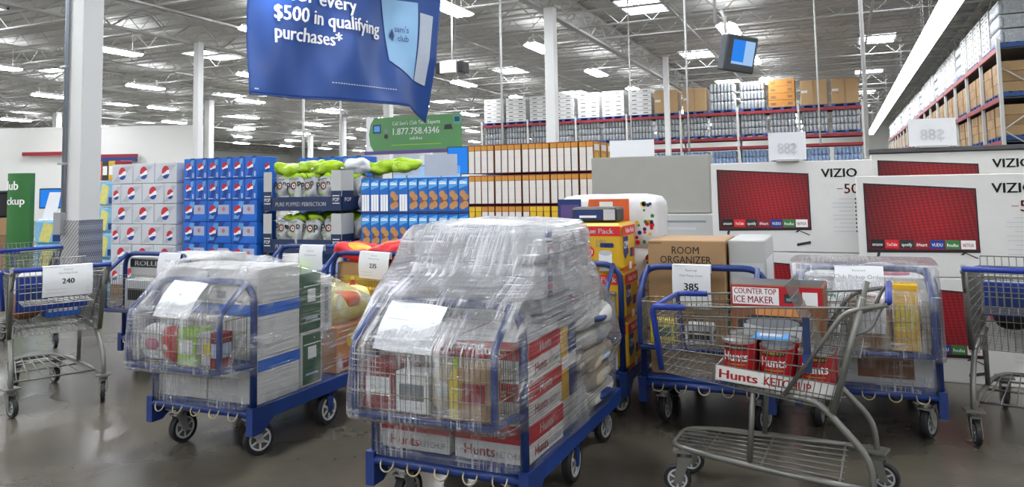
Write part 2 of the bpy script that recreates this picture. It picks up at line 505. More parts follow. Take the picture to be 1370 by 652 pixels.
# ribs of the roof deck
rib = MB()
rib.box(X0, X1, -.04, .04, ZC-.05, ZC, 'deck')
r0 = rib.ob('deck_rib', ceil, (0, Y0+.6, 0))
for k in range(1, 153):
    o = r0.copy(); COL.objects.link(o); o.location = (0, Y0+.6+k*.82, 0)
# open web joists across, each one a part of the ceiling
jo = MB()
zt, zb = ZC-.08, ZC-.72
jo.box(X0, X1, -.045, .045, zt-.05, zt, 'joist'); jo.box(X0, X1, -.045, .045, zb, zb+.05, 'joist')
x = X0; up = True
while x < X1-.6:
    jo.tube([(x, 0, zb+.03 if up else zt-.03), (x+.62, 0, zt-.03 if up else zb+.03)], .018, 'joist', 4, False)
    x += .62; up = not up
j0 = jo.ob('joist', ceil, (0, Y0+2, 0))
for k in range(1, 51):
    o = j0.copy(); COL.objects.link(o); o.location = (0, Y0+2+k*2.45, 0)
# main girders along the aisles
gi = MB()
gi.box(-.12, .12, Y0, Y1, ZC-.14, ZC-.06, 'joist'); gi.box(-.12, .12, Y0, Y1, ZC-1.06, ZC-.98, 'joist')
y = Y0; up = True
while y < Y1-1.2:
    gi.tube([(0, y, ZC-1.0 if up else ZC-.1), (0, y+1.225, ZC-.1 if up else ZC-1.0)], .035, 'joist', 4, False)
    y += 1.225; up = not up
GX = [5.2-13.8*k for k in range(7)]
g0 = gi.ob('girder', ceil, (GX[0], 0, 0))
for gx in GX[1:]:
    o = g0.copy(); COL.objects.link(o); o.location = (gx, 0, 0)
# sprinkler and conduit pipes under the joists
for k, (py, z) in enumerate([(13, 7.3), (25.5, 7.2), (33.0, 7.3), (41.5, 7.2), (52, 7.3), (64, 7.2)]):
    MB().tube([(X0, py, z), (X1, py, z)], .035, 'joist', 6).ob('pipe', ceil)
for k, px in enumerate([1.2, -5.0, -13.5, -19.5, -29.5, -37, -46]):
    MB().tube([(px, Y0, 7.38), (px, Y1, 7.38)], .045, 'joist', 6).ob('pipe', ceil)
# skylights set in the deck
sk = 0
for k, sy in enumerate((15.5, 27, 38.5, 50, 61.5, 73)):
    for j, sx in enumerate((1.8, -6.5, -17, -27.6, -38, -48.5, -59)):
        s_ = MB().box(-.75, .75, -1.2, 1.2, ZC-.02, ZC-.005, 'skylight_glow').ob('skylight', ceil, (sx, sy, 0))
        fr = MB()
        for (a0, a1, b0, b1) in ((-.83, .83, -1.28, -1.2), (-.83, .83, 1.2, 1.28), (-.83, -.75, -1.28, 1.28), (.75, .83, -1.28, 1.28)):
            fr.box(a0, a1, b0, b1, ZC-.1, ZC, 'white_paint')
        fr.ob('frame', s_)

# ceiling lights
li = thing('ceiling_light', 'x', 'ceiling light', (0, 0, 7.0), 0, 'fluorescent fixtures in a grid below the ceiling')
h_ = MB()
h_.box(-.12, .12, -.95, .95, .12, .20, 'white_paint')
for sg in (-1, 1):
    h_.add([(sg*.12, -.95, .17), (sg*.12, .95, .17), (sg*.34, .95, .06), (sg*.34, -.95, .06), (sg*.12, -.95, .19), (sg*.12, .95, .19), (sg*.35, .95, .075), (sg*.35, -.95, .075)],
           [(0, 1, 2, 3), (4, 7, 6, 5), (3, 2, 6, 7)], 'white_paint')
h_.ob('housing', li)
MB().add([(-.27, -.92, 0), (.27, -.92, 0), (.27, .92, 0), (-.27, .92, 0), (-.33, -.94, .06), (.33, -.94, .06), (.33, .94, .06), (-.33, .94, .06)],
         [(3, 2, 1, 0), (0, 1, 5, 4), (1, 2, 6, 5), (2, 3, 7, 6), (3, 0, 4, 7)], 'lamp_glow').ob('tube_panel', li)
MB().rect(-.11, .11, -.9, .9, 'uplight_glow', top(0, 0, .202)).ob('uplight_slot', li)
hg = MB().tube([(0, 0, .20), (0, 0, ZC-7.0)], .006, 'joist', 4).ob('hanger', li, (0, -.7, 0))
o = hg.copy(); COL.objects.link(o); o.location = (0, .7, 0)
first = True
for j in range(-1, 9):
    for k in range(-6, 10):
        x, y = -3.5-7.37*j, 20.2+7.55*k
        if not (Y0+1 < y < Y1-1) or (j < 0 and y > 18): continue
        lb = '%s fluorescent fixture from the near end in the %s ceiling row from the right' % (nth(k+6), nth(j+1))
        if first: li.location = (x, y, 7.0); li['label'] = lb; first = False
        else: dup(li, (x, y, 7.0), 0, lb)
# long strip light over the right hand aisle
st = thing('strip_light', 'x', 'strip light', (0, 0, 6), 0, 'strip lights in one line over the right aisle')
m_ = MB(); m_.box(-.12, .12, 0, 2.44, .05, .16, 'white_paint')
for sg in (-1, 1):
    m_.add([(sg*.12, 0, .1), (sg*.12, 2.44, .1), (sg*.3, 2.44, .02), (sg*.3, 0, .02)], [(0, 1, 2, 3)], 'white_paint')
m_.ob('reflector', st)
MB().box(-.27, .27, .02, 2.42, .0, .03, 'strip_glow').ob('tube_panel', st)
hg = MB().tube([(0, 0, .16), (0, 0, ZC-6)], .008, 'joist', 4).ob('hanger', st, (0, .3, 0)); o = hg.copy(); COL.objects.link(o); o.location = (0, 2.1, 0)
for k in range(24):
    lb = '%s strip light from the near end over the right aisle' % nth(k)
    if k == 0: st.location = (2.75, 21.2, 6); st['label'] = lb
    else: dup(st, (2.75, 21.2+2.5*k, 6), 0, lb)

# columns
def column(x, y, wdt, label, parts=None):
    t = thing('column', label, 'column', (x, y, 0), 0, 'white columns holding up the roof')
    h = wdt/2
    MB().box(-h, h, -h, h, 0, ZC-1.0, 'white_paint', .012).ob('shaft', t)
    MB().box(-h*1.5, h*1.5, -h*1.5, h*1.5, ZC-1.03, ZC-.98, 'joist').ob('cap_plate', t)
    return t
cA = column(-9.28, 6.85, .30, 'wide square white column beside the silver soda cases')
g_ = MB()
for (a0, a1, b0, b1) in ((-.175, .175, -.175, -.152), (-.175, .175, .152, .175), (-.175, -.152, -.152, .152), (.152, .175, -.152, .152)):
    g_.box(a0, a1, b0, b1, 0, 1.17, 'diamond_plate')
gq = g_.ob('guard_plate', cA); gq['label'] = 'diamond plate guard'
MB().tube([(-.185, -.10, 1.0), (-.185, -.10, ZC-.9)], .035, 'conduit', 8).ob('conduit', cA)
MB().tube([(-.13, -.18, 1.0), (-.13, -.18, ZC-.9)], .028, 'conduit', 8).ob('conduit', cA)
MB().box(-.24, -.10, -.24, -.13, .98, 1.28, 'galv', .01).ob('junction_box', cA)
for z in (1.9, 3.2, 4.5):
    MB().box(-.225, -.10, -.21, -.06, z, z+.03, 'galv').ob('pipe_clamp', cA)
column(-22.07, 20.9, .26, 'white column rising behind the blue soda cases')
column(-8.26, 22.0, .32, 'white column rising behind the orange cereal boxes')
column(-6.95, 33.0, .22, 'slim white column standing against the far pallet rack')
for k, (x, y) in enumerate([(-22.5, 34.5), (-35.5, 34.5), (-35.5, 48), (-22.5, 48), (-49.5, 34.5), (-49.5, 48), (-35.5, 61.5), (-49.5, 61.5), (-22.5, 61.5)]):
    column(x, y, .4, 'distant white column, %s counted inward from the green phone banner' % nth(k))

# hanging drop rods
for k, (px, d, z0, r) in enumerate([(672, 20, 2.2, .03), (963, 9, 3.45, .02), (1161, 12, 1.9, .035), (922, 16, 2.2, .022), (455, 30, 2.2, .04), (405, 33, 2.2, .06), (845, 24, 1.8, .02), (1098, 20, 2.5, .025)]):
    x, y = cw((px-685)/1000*d, d)
    o = MB().tube([(0, 0, z0), (0, 0, ZC+.01)], r, 'white_paint', 8)
    o.lathe([(r*1.6, ZC-.75), (r*1.6, ZC-.68)], 'joist', 8)
    nm = ['behind the cereal boxes', 'holding the hanging monitor', 'behind the left television carton', 'above the grey cartons', 'left of the green phone banner', 'behind the popcorn display', 'above the blank white board', 'behind the price board'][k]
    tag(o.ob('drop_rod', None, (x, y, 0)), 'thin white rod hanging from the ceiling %s' % nm, 'rod', 'rods hanging from the ceiling')

# ------------------------------------------------------------------ pallet racks
def load_kind(kind, wx=1.08, wy=1.0, h=1.2):
    m = MB()
    if kind == 'white':
        n = 6
        for k in range(n):
            m.box(-wx/2, wx/2, -wy/2, wy/2, k*h/n, (k+1)*h/n-.02, 'load_white')
            for s_ in (-1, 1):
                m.box(s_*wx*.25-.12, s_*wx*.25+.12, -wy/2-.004, -wy/2, k*h/n+.07, k*h/n+.11, 'load_gap')
    elif kind == 'brown':
        m.box(-wx/2, wx/2, -wy/2, wy/2, 0, h, 'load_brown', .02)
        m.box(-.04, .04, -wy/2-.004, -wy/2, 0, h, 'load_brown2')
        m.box(-wx/2+.04, -wx/2+.3, -wy/2-.004, -wy/2, h*.5, h*.6, 'load_white')
    elif kind == 'orange':
        for k in range(4):
            m.box(-wx/2, wx/2, -wy/2, wy/2, k*h/4, (k+1)*h/4-.015, 'load_orange')
            m.box(-wx/2+.1, -wx/2+.3, -wy/2-.004, -wy/2, k*h/4+.08, k*h/4+.2, 'kraft_dark')
            m.box(wx/2-.3, wx/2-.1, -wy/2-.004, -wy/2, k*h/4+.08, k*h/4+.2, 'kraft_dark')
    elif kind in ('wrap', 'blue'):
        mm = 'load_wrap' if kind == 'wrap' else 'load_blue'
        for k in range(3):
            for j in range(7):
                x0 = -wx/2+j*wx/7
                m.lathe([(wx/14*.8, k*h/3), (wx/14, k*h/3+.05), (wx/14, (k+1)*h/3-.12), (wx/14*.45, (k+1)*h/3-.02)], mm, 8, Matrix.Translation((x0+wx/14, -wy/2+wx/14, 0)))
            m.box(-wx/2+.03, wx/2-.03, -wy/2+.1, wy/2, k*h/3, (k+1)*h/3-.03, mm)
    elif kind == 'boxes':
        for k in range(3):
            for j in range(3):
                m.box(-wx/2+j*wx/3, -wx/2+(j+1)*wx/3-.012, -wy/2, wy/2, k*h/3, (k+1)*h/3-.012, 'load_brown' if (k+j) % 3 else 'load_brown2')
    return m.mesh('pallet_load')
pm = MB()
for k in range(5): pm.box(-.55, .55, -.5+k*.21, -.5+k*.21+.14, .10, .125, 'pallet_blue')
for k in range(3): pm.box(-.55+k*.475, -.40+k*.475, -.5, .5, 0, .10, 'pallet_blue')
PAL = pm.mesh('pallet')
LOADS = {}
def put_load(kind, h, x, y, z, rz, label, group, wx=1.08):
    k = (kind, h, wx)
    if k not in LOADS: LOADS[k] = load_kind(kind, wx, 1.0, h)
    t = thing('pallet_load', label, 'pallet load', (x, y, z), rz, group)
    p = bpy.data.objects.new('pallet', PAL); COL.objects.link(p); p.parent = t
    p.scale = (wx/1.1, 1, 1)
    o = bpy.data.objects.new('stacked_goods', LOADS[k]); COL.objects.link(o); o.parent = t; o.location = (0, 0, .126)
def rack(name, label, x, y, rz, nb, bay, tiers, ht, loc_post=True):
    t = thing(name, label, 'pallet rack', (x, y, 0), rz)
    po = MB(); po.box(-.045, .045, -.04, .04, 0, ht, 'rack_post')
    pm_ = po.mesh('upright'); bmx = MB(); bmx.box(.05, bay-.05, -.03, .03, -.13, 0, 'rack_red'); bm_ = bmx.mesh('beam')
    br = MB()
    z = .3; s_ = True
    while z < ht-.8:
        br.tube([(0, 0 if s_ else 1.1, z), (0, 1.1 if s_ else 0, z+.8)], .018, 'rack_post', 4); z += .8; s_ = not s_
    br_ = br.mesh('diagonal_brace')
    for k in range(nb+1):
        for yy in (0, 1.1):
            o = bpy.data.objects.new('upright', pm_); COL.objects.link(o); o.parent = t; o.location = (k*bay, yy, 0)
        o = bpy.data.objects.new('diagonal_brace', br_); COL.objects.link(o); o.parent = t; o.location = (k*bay, 0, 0)
        if k < nb:
            for z in tiers:
                for yy in (-.02, 1.12):
                    o = bpy.data.objects.new('beam', bm_); COL.objects.link(o); o.parent = t; o.location = (k*bay, yy, z)
    for z in tiers:
        d = MB(); d.box(0, nb*bay, .02, 1.08, z-.05, z-.03, 'shelf_dark'); d.ob('shelf_deck', t)
    return t
BR = (-17.5, 35.9)
rack('pallet_rack', 'long pallet rack with red beams across the back behind the televisions', BR[0], BR[1], 0, 7, 2.64, (4.8, 3.62, 3.2, 1.6), 5.0)
kinds = ['white']*7+['brown', 'brown', 'wrap', 'wrap', 'orange', 'brown', 'brown']
for k in range(14):
    x = BR[0]+.68+(k//2)*2.64+(k % 2)*1.28; y = BR[1]+.55
    kd = kinds[k] if k < 7 else ['brown', 'brown', 'wrap', 'wrap', 'orange', 'brown', 'brown'][k-7]
    put_load(kd, 1.28 if kd != 'brown' else 1.12, x, y, 4.805, 0, '%s high on the back rack, %s from left' % ({'white': 'white carton stack', 'brown': 'brown boxed load', 'wrap': 'shrink-wrapped grey load', 'orange': 'orange box stack'}[kd], nth(k)), 'pallet loads on the back rack', 1.12)
    put_load('wrap', .95, x, y, 3.625, 0, 'wrapped bottle load, middle tier of the back rack, %s from left' % nth(k), 'pallet loads on the back rack', 1.12)
    put_load('blue', .95, x, y, 1.95, 0, 'water pallet, lower tier of the back rack, %s from left' % nth(k), 'pallet loads on the back rack', 1.12)
    put_load('blue', 1.2, x, y, .0, 0, 'water pallet on the floor of the back rack, %s from left' % nth(k), 'pallet loads on the back rack', 1.12)
RR = (3.75, 22.0)
rack('pallet_rack', 'deep pallet rack with red beams running along the right wall', RR[0], RR[1]+0, PI/2, 18, 2.64, (4.8, 3.55, 2.45, 1.3), 5.0).location = (4.85, 22.0, 0)
for k in range(36):
    x = 4.3; y = RR[1]+.68+(k//2)*2.64+(k % 2)*1.28
    put_load('white' if k % 5 else 'wrap', 1.1, x, y, 4.805, -PI/2, 'pale carton stack atop the right rack, %s from near end' % nth(k), 'pallet loads on the right rack', 1.12)
    for z, nm in ((3.555, 'second'), (2.455, 'third')):
        put_load('boxes', .78, x, y, z, -PI/2, 'brown box load, %s tier down of right rack, %s from near end' % (nm, nth(k)), 'pallet loads on the right rack', 1.12)
    put_load('white', .9, x, y, 1.305, -PI/2, 'white carton load low on the right rack, %s from near end' % nth(k), 'pallet loads on the right rack', 1.12)

# far left wall furniture: sign bands
def wall_board(px0, px1, py0, py1, d, m, label, texts=(), thick=.15):
    X_0, X_1 = (px0-685)/1000*d, (px1-685)/1000*d
    hz = 250-.018*((px0+px1)/2-685)
    z0, z1 = 1.5+(hz-py1)/1000*d, 1.5+(hz-py0)/1000*d
    x, y = cw((X_0+X_1)/2, d)
    wd = (X_1-X_0)
    t = thing('wall_sign', label, 'sign', (x, y, z0), YAW)
    MB().box(-wd/2, wd/2, 0, thick, 0, z1-z0, m).ob('panel', t)
    if texts:
        q = MB()
        for s_, u, v, h, mm in texts: q.text(s_, u*wd, v*(z1-z0), h*(z1-z0), mm, front(0, -.004, 0), align='c', bold=.01)
        q.ob('lettering', t)
    return t
wl = MB(); wl.box(-9.5, 9.5, 0, .4, 0, 5.6, 'wall_white')
x, y = cw(-28.3, 45)
struct(wl.ob('wall_partition', None, (x, y, 0), YAW))
wall_board(28, 86, 203, 208, 44.6, 'dark_red', 'long dark red band on the far left wall')
wall_board(128, 182, 206, 210, 44.6, 'dark_red', 'red band above the blue store sign')
wall_board(128, 181, 210, 216, 44.5, 'navy2', 'blue store sign under a red band on the far wall')

# ------------------------------------------------------------------ flatbed carts
def wheel_parts(parent, r, wd, spokes=6):
    """tyre and spoked hub about the local x axis, centre at origin of the parent part"""
    T = Matrix.Rotation(PI/2, 4, 'Y')
    ty = MB().lathe([(r*.70, -wd/2), (r*.93, -wd/2), (r, -wd*.28), (r, wd*.28), (r*.93, wd/2), (r*.70, wd/2)], 'rubber', 22, T, cap=False)
    hb = MB()
    for sg in (-1, 1):
        z = sg*wd*.5
        n = 22; v = []; f = []
        for rr in (r*.74, r*.60):
            for k in range(n): v.append((rr*math.cos(2*PI*k/n), rr*math.sin(2*PI*k/n), z))
        f = [(k, (k+1) % n, n+(k+1) % n, n+k) for k in range(n)]
        hb.add(v, f, 'hub', False, T)
        for k in range(spokes):
            a = 2*PI*k/spokes; c_, s_ = math.cos(a), math.sin(a); q = r*.07
            hb.add([(r*.15*c_-q*s_, r*.15*s_+q*c_, z*.9), (r*.66*c_-q*s_, r*.66*s_+q*c_, z*.95), (r*.66*c_+q*s_, r*.66*s_-q*c_, z*.95), (r*.15*c_+q*s_, r*.15*s_-q*c_, z*.9)], [(0, 1, 2, 3)], 'hub', False, T)
    hb.lathe([(r*.70, -wd*.5), (r*.70, wd*.5)], 'hub', 22, T, cap=False)
    hb.lathe([(r*.68, -wd*.12), (r*.68, wd*.12)], 'cart_grey', 22, T)
    hb.lathe([(r*.2, -wd*.62), (r*.2, wd*.62)], 'zinc', 10, T)
    return ty, hb
def caster(parent, x, y, ztop, r, wd, rot, material='zinc', swivel=True):
    """fork with a wheel, sub-parts tyre and hub"""
    fk = MB(); off = .035 if swivel else 0.0
    zc = r
    for sg in (-1, 1):
        fk.add([(sg*(wd/2+.008), -.03, ztop-.04), (sg*(wd/2+.008), .03, ztop-.04), (sg*(wd/2+.008), off+.018, zc-.018), (sg*(wd/2+.008), off-.018, zc-.018),
                (sg*(wd/2+.013), -.03, ztop-.04), (sg*(wd/2+.013), .03, ztop-.04), (sg*(wd/2+.013), off+.018, zc-.018), (sg*(wd/2+.013), off-.018, zc-.018)],
               [(0, 1, 2, 3), (4, 7, 6, 5), (0, 4, 5, 1), (1, 5, 6, 2), (2, 6, 7, 3), (3, 7, 4, 0)], material)
    fk.box(-wd/2-.013, wd/2+.013, -.035, .035, ztop-.045, ztop-.035, material)
    fk.lathe([(.028, ztop-.035), (.03, ztop-.012)], material, 12)
    fk.box(-.05, .05, -.05, .05, ztop-.012, ztop, material)
    f = fk.ob('caster', parent, (x, y, 0), rot)
    ty, hb = wheel_parts(f, r, wd)
    o = ty.ob('tyre', f, (0, off, zc)); o = hb.ob('hub', f, (0, off, zc))
    return f

BL, BW = 1.43, .80
def wires(m, P00, P10, P01, P11, nu, nv, r, mat_, mat2=None):
    """a bilinear patch of straight wires: nu running along v, nv running along u"""
    P = [Vector(p) for p in (P00, P10, P01, P11)]
    def at(u, v): return (P[0]*(1-u)+P[1]*u)*(1-v)+(P[2]*(1-u)+P[3]*u)*v
    for i in range(nu+1):
        u = i/nu; m.tube([at(u, 0), at(u, 1)], r, mat_, 4, False)
    for j in range(nv+1):
        v = j/nv; m.tube([at(0, v), at(1, v)], r*1.3, mat2 or mat_, 4, False)
def make_flatbed():
    t = thing('flatbed_cart', 'x', 'flatbed cart', (0, 0, 0), 0, 'blue flatbed carts')
    d = MB(); d.box(-.37, .37, .03, BL-.03, .265, .295, 'bed_blue', .004); d.ob('deck', t)
    for sg in (-1, 1):
        r = MB(); r.box(sg*.385-.018, sg*.385+.018, .0, BL, .215, .300, 'bed_blue', .005); r.ob('side_rail', t)
    f = MB(); f.tube([(-.37, .0, .262), (.37, .0, .262)], .021, 'cart_blue', 10)
    f.ob('front_bar', t)
    f = MB(); f.box(-.37, .37, BL-.03, BL, .215, .300, 'bed_blue', .004); f.ob('rear_bar', t)
    for sg in (-1, 1):
        g = MB()
        xs = sorted((sg*.405, sg*.36))
        g.add([(xs[0], -.02, .30), (xs[0], .16, .30), (xs[0], .16, .22), (xs[0], .06, .15), (xs[0], -.02, .15), (xs[1], -.02, .30), (xs[1], .16, .30), (xs[1], .16, .22), (xs[1], .06, .15), (xs[1], -.02, .15)],
              [(0, 1, 2, 3, 4), (9, 8, 7, 6, 5), (0, 5, 6, 1), (1, 6, 7, 2), (2, 7, 8, 3), (3, 8, 9, 4), (4, 9, 5, 0)], 'cart_blue')
        g.ob('corner_bracket', t)
    hk = None
    for k in range(5):
        x = -.28+k*.14
        if hk is None:
            h = MB(); h.tube([(-.033, -.018, .275)]+[(-.033*math.cos(a), -.026-.012*math.sin(a), .262-.03*math.sin(a)) for a in [PI*i/8 for i in range(9)]]+[(.033, -.018, .275)], .004, 'brass_wire', 6)
            hk = h.ob('hook', t, (x, -.01, 0))
        else:
            o = hk.copy(); COL.objects.link(o); o.location = (x, -.01, 0)
    u = MB(); u.tube(fillet([(-.375, .02, .27), (-.375, .02, .985), (.375, .02, .985), (.375, .02, .27)], .13, 6), .02, 'cart_blue', 10)
    u.ob('handle_frame', t)
    b = MB()
    for sg in (-1, 1):
        b.tube(fillet([(sg*.375, .02, .53), (sg*.34, -.07, .53), (sg*.34, -.20, .53), (sg*.34, -.20, .83), (sg*.33, .005, .985)], .05, 4), .016, 'cart_blue', 8)
    b.tube([(-.34, -.20, .53), (.34, -.20, .53)], .016, 'cart_blue', 8)
    b.ob('basket_frame', t)
    w1 = MB(); wires(w1, (-.33, -.20, .535), (.33, -.20, .535), (-.33, -.20, .80), (.33, -.20, .80), 26, 3, .0018, 'wire_grey', 'brass_wire'); w1.ob('basket_front', t)
    for sg in (-1, 1):
        w2 = MB(); wires(w2, (sg*.335, -.195, .535), (sg*.345, .0, .535), (sg*.335, -.195, .80), (sg*.345, .0, .80), 9, 3, .0018, 'wire_grey', 'brass_wire'); w2.ob('basket_side', t)
    w3 = MB(); wires(w3, (-.33, -.195, .535), (.33, -.195, .535), (-.33, .0, .535), (.33, .0, .535), 14, 4, .0018, 'wire_grey', 'brass_wire'); w3.ob('basket_floor', t)
    w4 = MB(); wires(w4, (-.34, .0, .535), (.34, .0, .535), (-.34, .0, .80), (.34, .0, .80), 14, 3, .0018, 'wire_grey', 'brass_wire'); w4.ob('basket_back', t)
    caster(t, -.28, .10, .215, .09, .042, -.12); caster(t, .30, .10, .215, .09, .042, -.45)
    caster(t, -.28, BL-.1, .215, .09, .042, -.2); caster(t, .30, BL-.1, .215, .09, .042, -.2)
    for sg in (-1, 1): caster(t, sg*.335, .72, .218, .102, .045, 0, 'cart_blue', False)
    return t
fb = make_flatbed()
CARTS = {}
def flat(key, x, y, label, rz=0.0):
    if not CARTS: o = fb; o.location = (x, y, 0); o.rotation_euler = (0, 0, rz); o['label'] = label
    else: o = dup(fb, (x, y, 0), rz, label)
    CARTS[key] = (x, y)
flat('A', -1.657, 2.976, 'blue flatbed cart in front holding the big white wrapped pack')
flat('B', -3.438, 3.297, 'blue flatbed cart at left with wrapped white cartons and green boxes')
flat('D', -.815, 4.70, 'blue flatbed cart carrying the brown organizer cartons')
flat('C', .086, 4.93, 'blue flatbed cart wrapped in film in front of the television cartons')
flat('F', -1.72, 4.76, 'blue flatbed cart carrying the yellow bathroom tissue packs')
flat('E', -3.51, 5.10, 'blue flatbed cart with red crisp bags and the 235 sheet')
flat('J', -5.40, 4.66, 'blue flatbed cart behind the 240 shopping cart')
flat('K', -4.52, 5.62, 'blue flatbed cart below the popcorn display')

# ------------------------------------------------------------------ shopping carts (local x forward, y left)
def make_shop():
    t = thing('shopping_cart', 'x', 'shopping cart', (0, 0, 0), 0, 'grey wire shopping carts')
    HB, HF = .29, .23                                     # half widths at back and front
    b = MB(); b.tube(fillet([(-.02, .285, .19), (.35, .26, .20), (.80, .20, .215), (.99, .13, .215), (.99, -.13, .215), (.80, -.20, .215), (.35, -.26, .20), (-.02, -.285, .19)], .07, 4), .014, 'cart_grey', 8)
    b.ob('base_frame', t)
    tr = MB()
    for k in range(7):
        y = -.18+k*.06; tr.tube([(.10, y*1.3, .205), (.98, y*.8, .22)], .004, 'wire_grey', 5)
    for x in (.12, .5, .8): tr.tube([(x, -.27+.09*x, .2), (x, .27-.09*x, .2)], .007, 'wire_grey', 6)
    tr.ob('lower_tray', t)
    for sg in (-1, 1):
        l = MB(); l.tube(fillet([(-.04, sg*.285, .12), (-.03, sg*.285, .32), (.16, sg*.27, .50), (.22, sg*.25, .535), (.60, sg*.22, .555)], .08, 5), .0165, 'cart_grey', 8); l.ob('leg', t)
        l = MB(); l.tube([(.55, sg*.225, .215), (.52, sg*.225, .55)], .015, 'cart_grey', 8); l.ob('support', t)
        l = MB(); l.tube([(.13, sg*.285, .50), (-.03, sg*.295, 1.0)], .017, 'cart_grey', 8); l.ob('rear_post', t)
        l = MB(); l.tube(fillet([(.36, sg*.27, .55), (.06, sg*.30, .93), (-.02, sg*.30, .955), (-.135, sg*.30, .975)], .06, 4), .011, 'cart_grey', 8)
        l.tube(fillet([(.02, sg*.295, .84), (-.06, sg*.295, .87), (-.10, sg*.295, .95), (-.135, sg*.29, 1.0)], .03, 3), .009, 'cart_grey', 8)
        l.ob('handle_bracket', t)
    h = MB(); h.tube([(-.14, -.30, .99), (-.14, .30, .99)], .017, 'grip_blue', 10); h.ob('handle', t)
    # basket: bottom rear (.10,.50) front (1.0,.585), top rear (-.02,.96) front (1.03,.90)
    br, bf, tr_, tf = (.12, .505), (.99, .585), (-.02, .955), (1.03, .90)
    for sg, nm in ((1, 'basket_side'), (-1, 'basket_side')):
        s_ = MB(); wires(s_, (br[0], sg*(HB-.02), br[1]), (bf[0], sg*(HF-.02), bf[1]), (tr_[0], sg*HB, tr_[1]), (tf[0], sg*HF, tf[1]), 30, 8, .0022, 'wire_grey')
        s_.tube([(tr_[0], sg*HB, tr_[1]), (tf[0], sg*HF, tf[1])], .006, 'wire_grey', 6); s_.ob(nm, t)
    s_ = MB(); wires(s_, (bf[0], -HF+.02, bf[1]), (bf[0], HF-.02, bf[1]), (tf[0], -HF, tf[1]), (tf[0], HF, tf[1]), 14, 8, .0022, 'wire_grey'); s_.ob('basket_front', t)
    s_ = MB(); wires(s_, (br[0], -HB+.02, br[1]), (br[0], HB-.02, br[1]), (bf[0], -HF+.02, bf[1]), (bf[0], HF-.02, bf[1]), 16, 26, .002, 'wire_grey'); s_.ob('basket_floor', t)
    s_ = MB(); wires(s_, (br[0], -HB+.02, br[1]), (br[0], HB-.02, br[1]), (tr_[0]+.03, -HB+.01, tr_[1]-.02), (tr_[0]+.03, HB-.01, tr_[1]-.02), 16, 5, .0022, 'wire_grey'); s_.ob('rear_gate', t)
    for sg in (-1, 1):
        p = MB(); p.tube(fillet([(.86, sg*(HF+.014), .908), (1.045, sg*(HF+.01), .903), (1.005, sg*(HF-.005), .60)], .03, 3), .0155, 'grip_blue', 8)
        o = p.ob('corner_bumper', t); o['label'] = 'blue plastic corner bumper'
    p = MB(); p.tube([(1.04, -HF, .902), (1.04, HF, .902)], .013, 'grip_blue', 8); p.ob('front_bumper', t)
    s_ = MB(); wires(s_, (.20, -.22, .74), (.20, .22, .74), (.34, -.22, 1.03), (.34, .22, 1.03), 12, 5, .0025, 'wire_grey'); s_.ob('child_seat_back', t)
    s_ = MB(); wires(s_, (.0, -.22, .73), (.0, .22, .73), (.21, -.22, .74), (.21, .22, .74), 10, 4, .0025, 'wire_grey'); s_.ob('child_seat', t)
    st_ = MB(); st_.box(.22, .255, HB-.012, HB-.004, .66, .90, 'navy'); st_.box(.215, .26, HB-.016, HB, .70, .74, 'navy2'); st_.ob('seat_strap', t)
    for c in t.children:
        for v in c.data.vertices: v.co.x *= .88
    for sg in (-1, 1):
        caster(t, -.03, sg*.285, .19, .066, .03, PI/2+.25*sg, 'cart_grey'); caster(t, .81, sg*.14, .21, .066, .03, -PI/2+.2, 'cart_grey')
    return t
sh = make_shop()
def shop_at(o, X, Y, fx, fy):
    x, y = cw(X, Y); a = math.atan2(fx*SN+fy*CS, fx*CS-fy*SN)
    o.location = (x, y, 0); o.rotation_euler = (0, 0, a); return o
shopI = shop_at(sh, 1.60, 3.52, -.89, .45); shopI['label'] = 'grey wire shopping cart in front holding red cans and an ice maker box'
shopG = shop_at(dup(sh, label='grey shopping cart at the left edge with the 240 sheet'), -3.26, 5.42, -.66, .75)
shopH = shop_at(dup(sh, label='grey shopping cart cut by the right edge of the picture'), 2.86, 4.235, .55, .835)
shopZ = shop_at(dup(sh, label='grey shopping cart far left behind the 240 cart'), -4.75, 7.3, -.8, .6)

# ------------------------------------------------------------------ goods standing behind the carts
def kit(name, body, prints, label, cat, loc, group=None, rz=0.0, child='printed_panel'):
    """a packed thing: its body mesh with the print as a part"""
    o = body.ob(name, None, loc, rz); tag(o, label, cat, group)
    for p in (prints if isinstance(prints, tuple) else (prints,)):
        if p is not None and p.f: p.ob(child, o)
    return o
AF = 8.10                                   # front line of the pallet row
# silver soda cases
RH = .305
def silver(wd, big):
    b = MB().box(0, wd-.006, 0, .42, 0, RH-.004, 'soda_silver', .008)
    p = MB()
    F = front(0, -.002, 0)
    cx, cy, r = (wd*.5, RH*.52, .086) if big else (wd*.5, RH*.45, .066)
    p.poly([(wd*.05, .03), (wd*.35, .03), (wd*.95, RH-.04), (wd*.6, RH-.04)], 'soda_silver_dark', F)
    p.logo(cx, cy, r*1.12, F, .001, rx=r*.95)
    R = right(wd-.004, 0, 0)
    p2 = MB(); p2.logo(.21, RH*.45, .07, R, .001, rx=.055); p2.rect(.02, .40, .01, .04, 'soda_silver_dark', R, .0005)
    return b, (p, p2)
protos = {}
rown = ['top', 'second', 'third', 'fourth', 'fifth', 'sixth']
for r in range(6):
    z = 1.96-(r+1)*RH
    if r % 2 == 0: segs = [.455]*3
    else: segs = [.20, .455, .455, .255]
    x = -10.32
    for i, sg in enumerate(segs):
        lb = 'silver soda case, %s from the left in the %s row of the silver stack' % (nth(i), rown[r])
        if sg not in protos: protos[sg] = kit('soda_case', *silver(sg, sg > .4), lb, 'soda case', (x, AF, z), 'silver soda cases', child='emblem')
        else: dup(protos[sg], (x, AF, z), None, lb)
        x += sg
